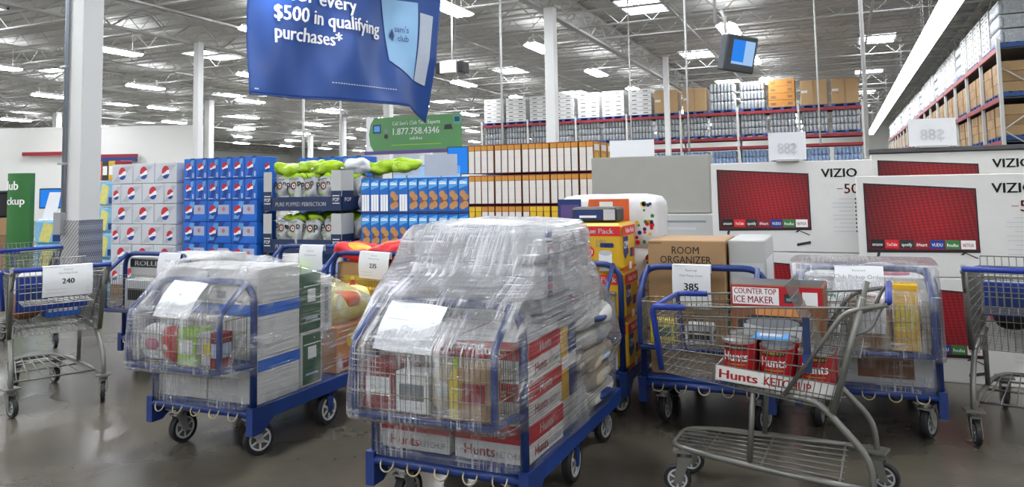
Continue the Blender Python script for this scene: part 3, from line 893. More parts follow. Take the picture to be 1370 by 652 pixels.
kit('pallet', MB().box(-10.32, -8.93, AF, AF+1.2, .0, .13, 'kraft_dark', .004), None, 'wooden pallet under the silver soda cases', 'pallet', (0, 0, 0))
# blue soda cases
def blue(wd, wide):
    b = MB().box(0, wd-.006, 0, .40, 0, RH-.004, 'soda_blue', .008)
    p = MB(); F = front(0, -.002, 0)
    p.poly([(wd*.05, .0), (wd*.3, .0), (wd*.75, RH), (wd*.45, RH)] if wide else [(wd*.2, 0), (wd*.5, 0), (wd*.95, RH), (wd*.6, RH)], 'soda_blue_dark', F)
    if wide:
        p.poly([(wd*.08, .04), (wd*.28, .04), (wd*.5, RH-.02), (wd*.3, RH-.02)], 'soda_blue_light', F, .0006)
        p.logo(wd*.24, RH*.52, .075, F, .0012, rx=.068)
        p.rect(wd*.45, wd*.9, RH*.35, RH*.78, 'pale_print', F, .0006)
        p.disc(wd*.68, RH*.58, .03, 'pink', F, .0012)
    else:
        p.poly([(wd*.55, RH*.55), (wd*.8, RH*.65), (wd*.9, RH*.93), (wd*.6, RH*.9)], 'soda_blue_light', F, .0006)
        p.logo(wd*.45, RH*.55, .066, F, .0012, rx=.058)
        p.rect(wd*.1, wd*.5, RH*.05, RH*.1, 'pale_print', F, .0006)
        p.rect(wd*.75, wd*.88, RH*.08, RH*.3, 'pale_print', F, .0006)
    return b, (p, MB().logo(.2, RH*.5, .06, right(wd-.004, 0, 0), .001, rx=.05))
pb = {}
for st_i, (bx, by, n0, nm) in enumerate(((-8.82, AF, 6, 'front blue stack'), (-7.55, AF+1.0, 5, 'rear blue stack'))):
    for r in range(6 if st_i == 0 else 2):
        z = 2.0-(r+1)*RH; wide = r >= 2; wd = .462 if wide else .231
        for i in range((n0+1)//2 if wide else n0):
            lb = 'blue soda case, %s from the left in the %s row of the %s' % (nth(i), rown[r], nm)
            k = wide
            if k not in pb: pb[k] = kit('soda_case', *blue(wd, wide), lb, 'soda case', (bx+i*wd, by, z), 'blue soda cases', child='emblem')
            else: dup(pb[k], (bx+i*wd, by, z), None, lb)
kit('pallet', MB().box(-8.8, -7.4, AF, AF+1.2, .0, .165, 'kraft_dark', .004), None, 'wooden pallet under the front blue soda stack', 'pallet', (0, 0, 0))
kit('pallet', MB().box(-7.55, -6.47, AF+1.0, AF+2.1, .0, 2.0-2*RH, 'load_blue', .004), None, 'wrapped pallet under the blue soda stack behind the popcorn', 'pallet', (0, 0, 0))
# lemon printed water packs left of the silver cases
for r in range(5):
    for i in range(2):
        b = MB().box(-.21, .21, 0, .30, .004, .385, 'water_pack', .03)
        for k in range(4): b.lathe([(.045, .38), (.02, .40)], 'white_print', 8, Matrix.Translation((-.15+k*.1, .08, 0)))
        p = MB(); F = front(0, -.003, 0); p.poly([(-.16, .05), (.0, .02), (.08, .3), (-.08, .36)], 'lemon', F); p.rect(.06, .19, .04, .14, 'navy2', F)
        kit('water_pack', b, p, 'pale blue drink pack with lemon print, %s row, %s column left of the silver cases' % (rown[r], nth(i)), 'drink pack', (-10.60-.44*i, AF+.12, 1.72-(r+1)*.405), 'lemon drink packs')
for i in range(5):
    o = MB().box(-.07, .07, 0, .2, 0, .3, ['brown', 'orange', 'dark', 'yellow', 'dark_red'][i], .006); q = MB(); q.rect(-.05, .05, .08, .22, 'white_print', front(0, -.002, 0))
    kit('tall_carton', o, q, '%s small carton on top of the lemon drink packs' % ['brown', 'orange', 'black', 'yellow', 'dark red'][i], 'carton', (-10.95+i*.145, AF+.14, 1.725))
# popcorn display: printed trays with bags
PX0, PX1 = -7.31, -6.01
def bag(seed):
    m = MB(); m.pillow((0, 0, .2), (.27, .19, .45), 'bag_grey', 3.4, 12, .045, seed, freq=9.0)
    m.pillow((0, .03, .425), (.26, .12, .10), 'bag_lime', 2.6, 8, .05, seed+3, freq=14.0)
    return m
def bag_print():
    p = MB(); F = front(0, -.104, 0)
    p.text('POP', 0, .25, .105, 'ink', F, align='c', bold=.02, wid=.24)
    p.disc(0, .302, .046, 'brown', F, .001); p.disc(0, .302, .027, 'white_print', F, .002); p.disc(0, .302, .016, 'brown', F, .003)
    p.rect(-.08, .08, .385, .405, 'ink_grey', F); p.rect(-.07, .07, .205, .22, 'lime', F)
    return p
BAGP = bag_print().mesh('bag_print')
BAGS = [bag(s).mesh('popcorn_bag') for s in (1, 5, 9)]
for r, z in enumerate((1.235, .665, .095)):
    t = thing('display_tray', 'navy and white printed popcorn tray, %s tier of the popcorn display' % rown[r], 'display tray', (PX0, AF, z), 0, 'popcorn display trays')
    W_, D_ = PX1-PX0, .95
    m = MB(); m.box(0, W_, 0, D_, 0, .015, 'navy')
    m.box(0, W_, -.01, .0, 0, .185, 'navy'); m.box(0, W_, D_, D_+.01, 0, .185, 'navy')
    for x in (0, W_-.01): m.box(x, x+.01, 0, D_, 0, .185, 'navy')
    m.ob('tray', t)
    for k, (x0, x1, yy, nm) in enumerate(((0, .14, -.012, 0), (W_-.16, W_, -.012, 0))):
        q = MB(); q.box(x0, x1, yy, yy+.008, .185, .53, 'carton_lgrey'); q.box(x0, x1, yy-.004, yy, .04, .26, 'navy')
        xx = (x0+x1)/2; q.text('POP', xx, .12, .05, 'white_print', front(0, yy-.005, 0), align='c', wid=.1); q.rect(xx-.055, xx+.055, .09, .10, 'white_print', front(0, yy-.005, 0)); q.rect(xx-.055, xx+.055, .19, .20, 'white_print', front(0, yy-.005, 0))
        q.ob('corner_panel', t)
    for k in range(2):
        q = MB(); y0 = .0+k*(D_-.25); q.box(W_-.002, W_+.008, y0, y0+.25, .185, .53, 'carton_lgrey'); q.box(W_+.004, W_+.012, y0, y0+.25, .0, .26, 'navy')
        q.text('POP', y0+.12, .12, .05, 'white_print', right(W_+.013, 0, 0), align='c', wid=.14); q.ob('corner_panel', t)
    q = MB(); q.text('PURE POPPED PERFECTION', W_/2-.02, .06, .055, 'white_print', front(0, -.012, 0), align='c', bold=.02, wid=.84); q.ob('lettering', t)
    if r < 2:
        n = 0
        for row in range(3):
            for i in range(4):
                lb = 'grey popcorn bag with lime top, %s from the left, %s row deep, %s tray' % (nth(i), nth(row), rown[r])
                o = bpy.data.objects.new('popcorn_bag', BAGS[(i+row) % 3]); COL.objects.link(o)
                o.location = (PX0+.255+i*.262+random.uniform(-.02, .02), AF+.11+row*.3, z+.03+(.02 if row else 0)); o.rotation_euler = (random.uniform(-.12, .05), random.uniform(-.1, .1), random.uniform(-.2, .2))
                tag(o, lb, 'bag', 'popcorn bags in the display')
                p = bpy.data.objects.new('bag_print', BAGP); COL.objects.link(p); p.parent = o
        for i in range(1):
            o = bpy.data.objects.new('popcorn_bag', BAGS[i]); COL.objects.link(o); o.parent = None
            o.location = (PX1-.06, AF+.5, z+.03); o.rotation_euler = (0, 0, PI/2); tag(o, 'grey popcorn bag at the right end of the %s tray' % rown[r], 'bag', 'popcorn bags in the display')
            p = bpy.data.objects.new('bag_print', BAGP); COL.objects.link(p); p.parent = o
for i, (x, y, w_, c_) in enumerate([(-7.05, .25, .40, 'bag_lime'), (-6.72, .35, .42, 'bag_lime'), (-6.38, .22, .40, 'bag_lime'), (-6.12, .5, .36, 'bag_white'), (-5.9, .75, .42, 'bag_lime'), (-5.62, .95, .42, 'bag_lime')]):
    m = MB(); m.pillow((0, 0, 0), (w_, .34, .17), c_, 3.2, 16, .055, i*3.3, freq=8.0)
    for sg in (-1, 1): m.box(sg*w_*.5-.02, sg*w_*.5+.02, -.1, .1, -.015, .01, 'bag_white' if c_ == 'bag_lime' else 'bag_lime', .004)
    tag(m.ob('snack_bag', None, (x, AF+y, 1.80+(.03 if i % 2 else 0)), .2*i), '%s bag lying on top of the popcorn display, %s from the left' % ('lime green' if c_ == 'bag_lime' else 'white', nth(i)), 'bag', 'bags lying on the popcorn display')
# cookie boxes
def cookie(white):
    b = MB().box(0, .139, 0, .24, 0, .446, 'cookie_blue', .004); p = MB(); F = front(0, -.002, 0)
    p.poly([(.01, .30), (.13, .34), (.13, .43), (.01, .40)], 'cookie_light', F)
    p.text('~', .07, .355, .08, 'white_print', F, .001, 'c', .02, wid=.09)
    p.rect(.02, .12, .36, .375, 'white_print', F, .001)
    if white:
        for k in range(3): p.rect(.015+k*.039, .049+k*.039, .03, .24, 'white_print', F, .001)
    else:
        for k, (cx, cy, mm) in enumerate(((.06, .24, 'cookie'), (.075, .165, 'cookie_dark'), (.06, .09, 'cookie'), (.10, .20, 'cookie'), (.10, .11, 'cookie'))):
            p.disc(cx, cy, .042, mm, F, .001+k*.0004, 14)
    p.rect(.0, .137, .0, .03, 'navy2', F, .0006)
    return b, p
pc = {}
for r in range(3):
    z = 1.645-(r+1)*.452
    for i in range(11):
        wh = r == 0 and i in (0, 1, 2, 4)
        lb = 'blue cookie box, %s from the left in the %s row of the cookie stack' % (nth(i), rown[r])
        pos = (-5.72+i*.1425, AF+.02, z)
        if wh not in pc: pc[wh] = kit('cookie_box', *cookie(wh), lb, 'cookie box', pos, 'blue cookie boxes')
        else: dup(pc[wh], pos, None, lb)
kit('pallet', MB().box(-5.72, -4.16, AF, AF+1.2, .0, .285, 'kraft_dark', .004), None, 'wooden base under the blue cookie boxes', 'pallet', (0, 0, 0))
tag(MB().box(-5.72, -4.16, AF+.30, AF+1.15, .29, 1.55, 'navy2', .01).ob('case_stack'), 'dark blue case behind the rows of cookie boxes', 'case')
# cereal boxes, spines to the front, faces to the right
def cereal(yel):
    b = MB().box(0, .083, 0, .25, 0, .345, 'cereal_edge', .002); p = MB(); F = front(0, -.002, 0)
    p.rect(.006, .078, .01, .275, 'cereal_white', F); p.rect(.004, .08, .28, .335, 'cereal_yellow' if yel else 'cereal_orange', F)
    if yel: p.rect(.006, .078, .2, .275, 'cereal_yellow', F, .0004)
    p.rect(.014, .07, .185, .19, 'ink_faint', F, .0006); p.rect(.014, .07, .05, .055, 'ink_faint', F, .0006)
    R = right(.085, 0, 0); p.rect(.004, .246, .004, .34, 'cereal_orange', R)
    p.disc(.12, .13, .09, 'cereal_yellow', R, .0006); p.rect(.03, .22, .24, .31, 'white_print', R, .0006); p.rect(.0, .25, .0, .04, 'brown', R, .0006)
    return b, p
pe = {}
for r in range(5):
    z = 2.03-(r+1)*.365
    for i in range(18):
        yel = r == 2 and i in (0, 1, 9, 10, 11, 12)
        if r == 2 and i == 8: pass
        lb = 'cereal box with %s spine, %s from the left in the %s row' % ('yellow' if yel else 'white', nth(i), rown[r])
        pos = (-4.14+i*.0855+.012*((i)//4), AF, z)
        if yel not in pe: pe[yel] = kit('cereal_box', *cereal(yel), lb, 'cereal box', pos, 'cereal boxes in the tall display')
        else: dup(pe[yel], pos, None, lb)
    for i in range(3):
        dup(pe[False], (-4.14+17*.0855+.05, AF+.27*(i+1), z), None, 'cereal box showing its orange face, %s deep in the %s row' % (nth(i+1), rown[r]))
    tag(MB().box(-4.14, -2.66, AF+.255, AF+1.1, z, z+.34, 'load_gap').ob('case_stack'), 'dark case behind the %s row of cereal boxes' % rown[r], 'case', 'cases behind the cereal boxes')
kit('pallet', MB().box(-4.14, -2.55, AF, AF+1.2, .0, .2, 'kraft_dark', .004), None, 'wooden base under the tall cereal display', 'pallet', (0, 0, 0))

# grey cartons left of the televisions
kit('grey_carton', MB().box(-2.36, -1.17, 7.4, 7.62, 1.215, 1.785, 'carton_grey', .006), MB().rect(-2.34, -2.30, 1.25, 1.26, 'ink_grey', front(0, 7.398, 0)), 'large plain grey carton left of the television cartons', 'carton', (0, 0, 0))
kit('grey_carton', MB().box(-2.20, -.98, 7.3, 7.75, .62, 1.21, 'carton_lgrey', .006), MB().rect(-1.65, -1.2, 1.13, 1.15, 'ink_grey', front(0, 7.298, 0)).rect(-1.6, -1.3, 1.06, 1.085, 'ink_faint', front(0, 7.298, 0)), 'light grey carton under the plain grey carton', 'carton', (0, 0, 0))
kit('grey_carton', MB().box(-2.20, -.98, 7.3, 7.75, .0, .615, 'carton_white', .006), MB().rect(-2.1, -1.5, .2, .5, 'red_dots', front(0, 7.298, 0)), 'white carton standing on the floor under the grey cartons', 'carton', (0, 0, 0))

# television cartons
TW, TH, TD = 1.30, .77, .17
def tv_print():
    p = MB(); F = front(0, -.002, 0)
    scr = [(.065, .195), (.80, .205), (.795, .65), (.06, .70)]
    p.poly([(.055, .175), (.81, .185), (.805, .66), (.05, .712)], 'black', F)
    p.poly(scr, 'red_dots', F, .001)
    for k, (mm, t) in enumerate((('black', 'amazon'), ('bright_red', 'YouTube'), ('dark', 'spotify'), ('dark_red', 'iHeart'), ('logo_blue', 'VUDU'), ('green', 'hulu'), ('white_print', 'NETFLIX'))):
        x = .082+k*.101; p.rect(x, x+.094, .21, .275, mm, F, .002)
        p.text(t, x+.047, .228, .024, 'dark_red' if k == 6 else 'white_print', F, .0026, 'c', .02, wid=.07)
    p.poly([(.70, .185), (.715, .185), (.80, .145), (.785, .142)], 'dark', F, .001); p.poly([(.70, .165), (.72, .185), (.70, .185), (.68, .168)], 'dark', F, .001)
    p.poly([(.13, .185), (.15, .185), (.14, .14), (.12, .145)], 'dark', F, .001)
    p.poly([(.69, .05), (.80, .072), (.80, .095), (.69, .073)], 'dark', F, .001)
    p.text('VIZIO', .905, .625, .072, 'ink', F, .001, bold=.03, wid=.27)
    p.text('50', 1.075, .49, .08, 'dark_red', F, .001, bold=.01); p.rect(1.02, 1.065, .525, .53, 'dark_red', F, .001)
    for k in range(9):
        y = .44-.033*k; p.rect(.98 if k % 3 else 1.03, 1.14, y, y+.006, 'ink_faint', F, .001); p.rect(1.15, 1.16, y-.004, y+.01, 'dark', F, .001)
        p.rect(1.17, 1.27, y, y+.005, 'ink_faint', F, .001)
    return p
def tv_body():
    b = MB().box(0, TW, 0, TD, 0, TH-.004, 'carton_white', .006)
    b.box(TW*.3, TW*.7, TD*.5-.025, TD*.5+.025, TH-.006, TH-.001, 'kraft'); return b
def base_pallet(x0, x1, y0, y1, h, label):
    m = MB()
    for k in range(5):
        yy = y0+(y1-y0-.1)*k/4; m.box(x0, x1, yy, yy+.1, h-.02, h, 'kraft_dark')
    for k in range(3):
        xx = x0+(x1-x0-.1)*k/2; m.box(xx, xx+.1, y0, y1, 0, h-.02, 'kraft_dark')
    tag(m.ob('pallet'), label, 'pallet')
tv0 = None
def tv(x, y, z, label):
    global tv0
    if tv0 is None: tv0 = kit('television_carton', tv_body(), tv_print(), label, 'television carton', (x, y, z), 'white television cartons with a red screen print')
    else: dup(tv0, (x, y, z), None, label)
tv(.10, 6.46, .77, 'television carton nearest the right edge, upper of the front stack')
tv(.10, 6.46, .0, 'television carton at the bottom of the front stack near the right')
tv(-1.06, 6.78, .91, 'television carton left of the front stack, on top')
tv(-1.06, 6.78, .14, 'television carton left of the front stack, below the top one')
tv(.24, 7.25, .965, 'television carton at the back right showing only its top strip')
tv(.24, 7.25, .19, 'television carton at the back right hidden below the top strip')
base_pallet(-1.06, .24, 6.76, 7.1, .14, 'pallet under the left television cartons'); base_pallet(.24, 1.54, 7.24, 7.6, .19, 'pallet under the back right television cartons')
tag(MB().box(.23, 1.42, 7.23, 7.45, 1.735, 1.775, 'shelf_dark', .006).ob('cover_board'), 'dark grey board lying along the top of the back television carton', 'board')
def price_board(px, d, z0, wd, h, label, txt):
    x, y = cw((px-685)/1000*d, d)
    t = thing('price_board', label, 'sign board', (x, y, z0), .1)
    MB().box(-wd/2, wd/2, 0, .008, 0, h, 'paper').ob('board', t)
    if txt: MB().text(txt, 0, h*.22, h*.4, 'ghost', front(0, -.002, 0) @ Matrix.Scale(-1, 4, (1, 0, 0)), align='c', bold=.02, wid=wd*.5).ob('faint_print', t)
    b = MB(); b.box(-wd*.3, wd*.3, -.03, .05, -.012, .004, 'carton_lgrey'); b.ob('foot', t)
price_board(1053, 6.35, 1.69, .30, .235, 'white price board standing on the left television carton', '$88')
price_board(1248, 6.35, 1.785, .36, .235, 'white price board standing on the back right television carton', '$88')
price_board(845, 7.9, 1.795, .47, .18, 'blank white board standing on the plain grey carton', None)

# ------------------------------------------------------------------ left background
x, y = cw(-8.05, 12.2)
t = thing('pickup_sign', 'tall dark green pillar sign with white lettering at far left', 'sign', (x, y, 0), YAW)
g = MB()
n = 14; R_ = .42
arc = [(R_*math.sin(a), -R_*math.cos(a)+.38) for a in [(-.46+.92*k/n) for k in range(n+1)]]
vs = [(a, b, z) for z in (0, 1.87) for a, b in arc]+[(a, .12, z) for z in (0, 1.87) for a in (arc[0][0], arc[-1][0])]
k = n+1
fs = [(i, i+1, k+i+1, k+i) for i in range(n)]+[(n, 2*k+1, 2*k+3, 2*k-1), (2*k, 0, k, 2*k+2), tuple(range(k, 2*k))+(2*k+3, 2*k+2), (2*k+1, 2*k, 2*k+2, 2*k+3)]
g.add(vs, fs, 'sign_green_dark'); g.ob('panel', t)
q = MB(); bend = lambda a, b: ((R_+.004)*math.sin(a/R_), -(R_+.004)*math.cos(a/R_)+.38, b)
q.text('lub', -.185, 1.60, .145, 'white_print', None, bold=.03, fn=bend, wid=.2); q.text('ckup', -.185, 1.36, .125, 'white_print', None, bold=.03, fn=bend, wid=.30); q.ob('lettering', t)
x, y = cw(-7.75, 12.6)
t = thing('display_monitor', 'blue lit monitor behind the white column at far left', 'monitor', (x, y, 0), YAW)
MB().box(-.22, .22, 0, .05, 1.28, 1.62, 'dark', .008).ob('case', t); MB().rect(-.2, .2, 1.3, 1.6, 'screen_blue', front(0, -.002, 0)).ob('screen', t)
MB().tube([(0, .03, 0), (0, .03, 1.3)], .03, 'galv', 8).box(-.2, .2, -.1, .2, 0, .02, 'galv').ob('stand', t)
x, y = cw(-7.42, 11.98)
tag(MB().add([(-.12, 0, 0), (.1, .0, 0), (.16, .05, .5), (-.02, .05, .5), (-.12, .01, 0), (.1, .01, 0), (.16, .06, .5), (-.02, .06, .5)], [(0, 1, 2, 3), (7, 6, 5, 4), (0, 4, 5, 1), (1, 5, 6, 2), (2, 6, 7, 3), (3, 7, 4, 0)], 'paper').ob('hanging_sheet', None, (x, y, 1.05), YAW), 'white sheet leaning before the blue lit monitor', 'sheet')
for k in range(3):
    x, y = cw(-7.23, 11.7)
    b = MB().box(-.24, .24, 0, .3, 0, .37, 'water_pack', .03); p = MB(); F = front(0, -.003, 0)
    p.poly([(-.16, .05), (.0, .02), (.08, .3), (-.08, .34)], 'lemon', F); p.rect(.06, .2, .04, .14, 'navy2', F)
    for j in range(5): p.lathe([(.04, .37), (.02, .39)], 'white_print', 8, Matrix.Translation((-.18+j*.09, .08, 0)))
    kit('water_pack', b, p, 'lemon drink pack left of the white column, %s in its pile' % ['lowest', 'middle', 'topmost'][k], 'drink pack', (x, y, k*.372), 'drink packs left of the column', YAW)
for k in range(4):
    x, y = cw(-8.55, 12.3)
    b = MB().box(-.26, .26, 0, .4, 0, .285, 'kraft' if k % 2 else 'kraft_dark', .008); p = MB(); p.rect(-.03, .03, 0, .28, 'load_brown', front(0, -.002, 0)); p.rect(-.2, -.1, .1, .2, 'paper', front(0, -.002, 0))
    kit('brown_carton', b, p, 'brown carton left of the green pillar sign, %s in its pile' % ['lowest', 'second', 'third', 'topmost'][k], 'carton', (x, y, k*.287), 'brown cartons at the far left', YAW, 'tape')
x, y = cw(-8.5, 12.35)
kit('dark_bin', MB().box(-.2, .2, 0, .35, 0, .42, 'black', .03), MB().box(-.22, .22, -.02, .37, .40, .44, 'dark', .01), 'black bin on the brown cartons left of the green pillar sign', 'bin', (x, y, 1.15), None, YAW, 'rim')

# ------------------------------------------------------------------ hanging things
# blue banner
bl0, bl1 = Vector(cw(-5.57, 15.7)), Vector(cw(-1.95, 19.6)); BLEN = (bl1-bl0).length
bd = (bl1-bl0).normalized(); bn = Vector((bd.y, -bd.x))
def ban(a, b, off=0.0):
    """a metres along the banner, b height"""
    u = a/BLEN
    wv = .10*math.sin(u*9+b*.8)*(.3+u)+.045*math.sin(u*19-b*1.6)+.02*math.sin(u*31+b*2.2)
    fold = 0.0
    lowf = max(0, min(1, (4.9-b)/1.6))
    if u > .84: fold = -(u-.84)/.16*.42*lowf
    d = off+wv+fold
    p = bl0+bd*a+bn*d
    return (p.x, p.y, b)
zbot = lambda u: 3.57+.06*u if u < .86 else 3.62-(u-.86)/.14*.36
bt = thing('hanging_banner', 'large blue fabric banner with white lettering hanging from the ceiling', 'banner', (0, 0, 0))
m = MB(); NU, NV = 90, 44
vs = []
for i in range(NU+1):
    u = i/NU; z0 = zbot(u)
    for j in range(NV+1): vs.append(ban(u*BLEN, z0+(6.6-z0)*j/NV))
fs = [(i*(NV+1)+j, (i+1)*(NV+1)+j, (i+1)*(NV+1)+j+1, i*(NV+1)+j+1) for i in range(NU) for j in range(NV)]
m.add(vs, fs, 'banner_blue', True); o = m.ob('cloth', bt)
sm = o.modifiers.new('thickness', 'SOLIDIFY'); sm.thickness = .006
m = MB(); m.tube([ban(i/60*BLEN, zbot(i/60)) for i in range(61)], .018, 'banner_edge', 5); m.ob('hem', bt)
q = MB(); fn = lambda a, b: ban(a, b, .05)
q.text('for every', 2.72, 5.74, .33, 'white_print', None, fn=fn, bold=.03, align='r', wid=1.75)
q.text('$500 in qualifying', .60, 5.29, .33, 'white_print', None, fn=fn, bold=.03, wid=2.85)
q.text('purchases*', .60, 4.85, .32, 'white_print', None, fn=fn, bold=.03, wid=1.68)
q.rect(0, 0, 0, 0, 'white_print', ID)
for k in range(26): q.add([fn(2.0+k*.075, 3.97), fn(2.05+k*.075, 3.97), fn(2.05+k*.075, 3.995), fn(2.0+k*.075, 3.995)], [(0, 1, 2, 3)], 'banner_card2')
q.add([fn(.1, 3.67), fn(.2, 3.67), fn(.2, 3.70), fn(.1, 3.70)], [(0, 1, 2, 3)], 'banner_card2')
q.ob('lettering', bt)
def patch(q, c, mm, off, n=8):
    """quad with corners c on the banner, following its waves"""
    vs = []
    for i in range(n+1):
        for j in range(n+1):
            u, v = i/n, j/n
            a = (c[0][0]*(1-u)+c[1][0]*u)*(1-v)+(c[3][0]*(1-u)+c[2][0]*u)*v; b = (c[0][1]*(1-u)+c[1][1]*u)*(1-v)+(c[3][1]*(1-u)+c[2][1]*u)*v
            vs.append(ban(a, b, off))
    q.add(vs, [(i*(n+1)+j, (i+1)*(n+1)+j, (i+1)*(n+1)+j+1, i*(n+1)+j+1) for i in range(n) for j in range(n)], mm, True)
q = MB()
patch(q, [(.71*BLEN, 4.72), (.87*BLEN, 4.30), (.87*BLEN, 6.3), (.665*BLEN, 6.3)], 'banner_card', .022)
patch(q, [(.875*BLEN, 4.30), (.95*BLEN, 4.20), (.955*BLEN, 6.0), (.88*BLEN, 6.05)], 'banner_card2', .026)
f2 = lambda a, b: ban(a, b, .06)
q.text("sam's", .75*BLEN, 5.48, .16, 'navy2', None, fn=f2, wid=.38); q.text('club', .765*BLEN, 5.25, .16, 'navy2', None, fn=f2, wid=.30)
q.add([f2(.715*BLEN, 5.35), f2(.735*BLEN, 5.22), f2(.745*BLEN, 5.38), f2(.735*BLEN, 5.55)], [(0, 1, 2, 3)], 'navy2')
q.ob('card_print', bt)
m = MB()
for u in (.02, .35, .65, .98):
    p = ban(u*BLEN, 6.6); m.tube([p, (p[0], p[1], ZC-.1)], .008, 'joist', 4)
m.ob('hanger', bt)
# green phone banner
x, y = cw(-2.86, 21.5)
t = thing('hanging_banner', 'green banner with a phone number hanging above the cookie boxes', 'banner', (x, y, 2.62), .05)
m = MB(); m.box(-1.55, 1.55, 0, .01, 0, .98, 'sign_green'); m.ob('cloth', t)
p = MB(); F = front(0, -.002, 0)
p.poly([(-1.55, 0), (-1.30, 0), (-1.42, .18), (-1.46, .5), (-1.40, .8), (-1.28, .98), (-1.55, .98)], 'white_print', F)
p.text("Call Sam's Club Tech Experts", .1, .74, .11, 'white_print', F, .001, 'c', .01, wid=1.55)
p.text('1.877.758.4346', .1, .46, .19, 'white_print', F, .001, 'c', .02, wid=1.5)
p.text('toll-free', .1, .30, .09, 'white_print', F, .001, 'c', .01); p.rect(-.7, .9, .15, .17, 'lime', F, .001)
p.rect(-1.32, -1.05, .52, .78, 'navy2', F, .001); p.rect(-1.28, -1.09, .57, .74, 'soda_blue_light', F, .002)
p.disc(-.88, .42, .07, 'dark', F, .001); p.disc(-.88, .58, .06, 'ink_grey', F, .001)
p.poly([(1.0, .55), (1.28, .55), (1.22, .7), (1.02, .68)], 'dark', F, .001); p.rect(1.3, 1.52, .7, .93, 'teal', F, .001); p.rect(1.33, 1.49, .76, .9, 'navy2', F, .002)
p.ob('printed_panel', t)
m = MB(); m.box(-1.6, 1.6, -.02, .03, -.10, 0, 'purple'); m.ob('bottom_rail', t)
m = MB()
for sx in (-1.4, 1.4): m.tube([(sx, 0, .98), (sx, 0, ZC-2.7)], .008, 'joist', 4)
m.ob('hanger', t)
# pale boards and lit screens below it
for k, (px, py0, py1, wd, mm, nm) in enumerate([(543, 208, 234, 36, 'banner_card2', 'left of two pale boards below the green banner'), (589, 206, 235, 44, 'banner_card2', 'right of two pale boards below the green banner')]):
    d = 14.0; x, y = cw((px-685)/1000*d, d); hz = 250-.018*(px-685)
    z0, z1 = 1.5+(hz-py1)/1000*d, 1.5+(hz-py0)/1000*d
    t = thing('display_board', nm, 'sign board', (x, y, z0), YAW, 'pale boards')
    MB().box(-wd/2000*d, wd/2000*d, 0, .01, 0, z1-z0, mm).ob('board', t)
    m = MB(); m.tube([(0, .03, -z0), (0, .03, .2)], .02, 'galv', 8); m.box(-.2, .2, -.1, .2, -z0, -z0+.02, 'galv'); m.ob('stand', t)
for k, (px, py0, py1, wd, nm) in enumerate([(612, 197, 232, 26, 'bright blue wall screen beside the cereal boxes'), (570, 222, 240, 90, 'low blue lit screen behind the pale boards')]):
    d = 17.5; x, y = cw((px-685)/1000*d, d); hz = 250-.018*(px-685)
    z0, z1 = 1.5+(hz-py1)/1000*d, 1.5+(hz-py0)/1000*d; h = wd/2000*d
    t = thing('wall_screen', nm, 'screen', (x, y, z0), YAW, 'lit blue screens')
    MB().box(-h-.02, h+.02, 0, .06, -.02, z1-z0+.02, 'dark').ob('case', t); MB().rect(-h, h, 0, z1-z0, 'screen_blue' if k == 0 else 'screen_pale', front(0, -.003, 0)).ob('screen', t)
    m = MB(); m.box(-.05, .05, .01, .05, -z0, 0, 'dark'); m.ob('stand', t)
# hanging monitor
x, y = cw(2.75, 8.9)
t = thing('hanging_monitor', 'dark monitor with a blue screen hanging from a ceiling pole', 'monitor', (x, y, 0), .75)
T = Matrix.Translation((0, 0, 3.05)) @ Matrix.Rotation(.18, 4, 'X') @ Matrix.Rotation(.10, 4, 'Y')
MB().box(-.22, .22, -.04, .10, -.22, .22, 'monitor_body', .015, T).ob('case', t)
m = MB(); F = T @ front(0, -.042, 0); m.rect(-.13, .18, -.13, .16, 'screen_pale', F); m.rect(-.13, .04, -.10, .16, 'screen_blue', F, .001); m.ob('screen', t)
MB().tube([(-.1, .1, 3.1), (-.12, .1, 3.5), (-.17, .1, 3.6)], .02, 'white_paint', 8).ob('bracket', t)
# heater box under the roof
x, y = cw(-2.0, 23.5)
t = thing('unit_heater', 'white and black heater box hanging under the roof behind the blue banner', 'heater', (x, y, 5.15), .0)
MB().box(-.3, .3, 0, .6, 0, .40, 'hvac', .01).ob('casing', t); MB().box(-.48, -.3, .05, .55, .02, .36, 'black', .01).ob('grille', t); MB().box(.3, .48, .05, .55, .02, .36, 'black', .01).ob('grille', t)
MB().tube([(0, .3, .4), (0, .3, ZC-5.2)], .03, 'joist', 6).ob('hanger', t)

# ------------------------------------------------------------------ goods on the carts
def on(key, x, y, z): cx, cy = CARTS[key]; return (cx+x, cy+y, z)
BED = .298
def sheet(key_loc, wd, h, lines, label, tilt=0.0, rz=0.0, roll=0.0, curl=.02):
    """paper sheet hung on a cart, slightly curled"""
    t = thing('paper_sheet', label, 'paper sheet', key_loc); t.rotation_euler = (tilt, roll, rz)
    m = MB(); n = 8; vs = []
    cy = lambda v: -curl*math.sin(v*PI)*.8
    for j in range(n+1):
        for i in range(n+1):
            u, v = i/n, j/n; vs.append(((u-.5)*wd, cy(v)+.006*math.sin(u*7), -h*v))
    m.add(vs, [(j*(n+1)+i, (j+1)*(n+1)+i, (j+1)*(n+1)+i+1, j*(n+1)+i+1) for j in range(n) for i in range(n)], 'paper', True)
    m.add([(-wd/2, 0, 0), (wd/2, 0, 0), (wd/2, .035, .004), (-wd/2, .035, .004), (wd/2, .04, -.05), (-wd/2, .04, -.05)], [(0, 1, 2, 3), (3, 2, 4, 5)], 'paper')
    m.ob('page', t)
    q = MB(); fn = lambda a, b: (a, cy(-b/h)+.006*math.sin((a/wd+.5)*7)-.0025, b)
    for s_, yy, hh, mm, bo in lines:
        if s_ == '-': q.add([fn(-wd*.42, yy*h), fn(wd*.42, yy*h), fn(wd*.42, yy*h+.003), fn(-wd*.42, yy*h+.003)], [(0, 1, 2, 3)], mm)
        else: q.text(s_, 0, yy*h, hh*h, mm, None, align='c', fn=fn, bold=bo)
    q.ob('lettering', t)
    return t
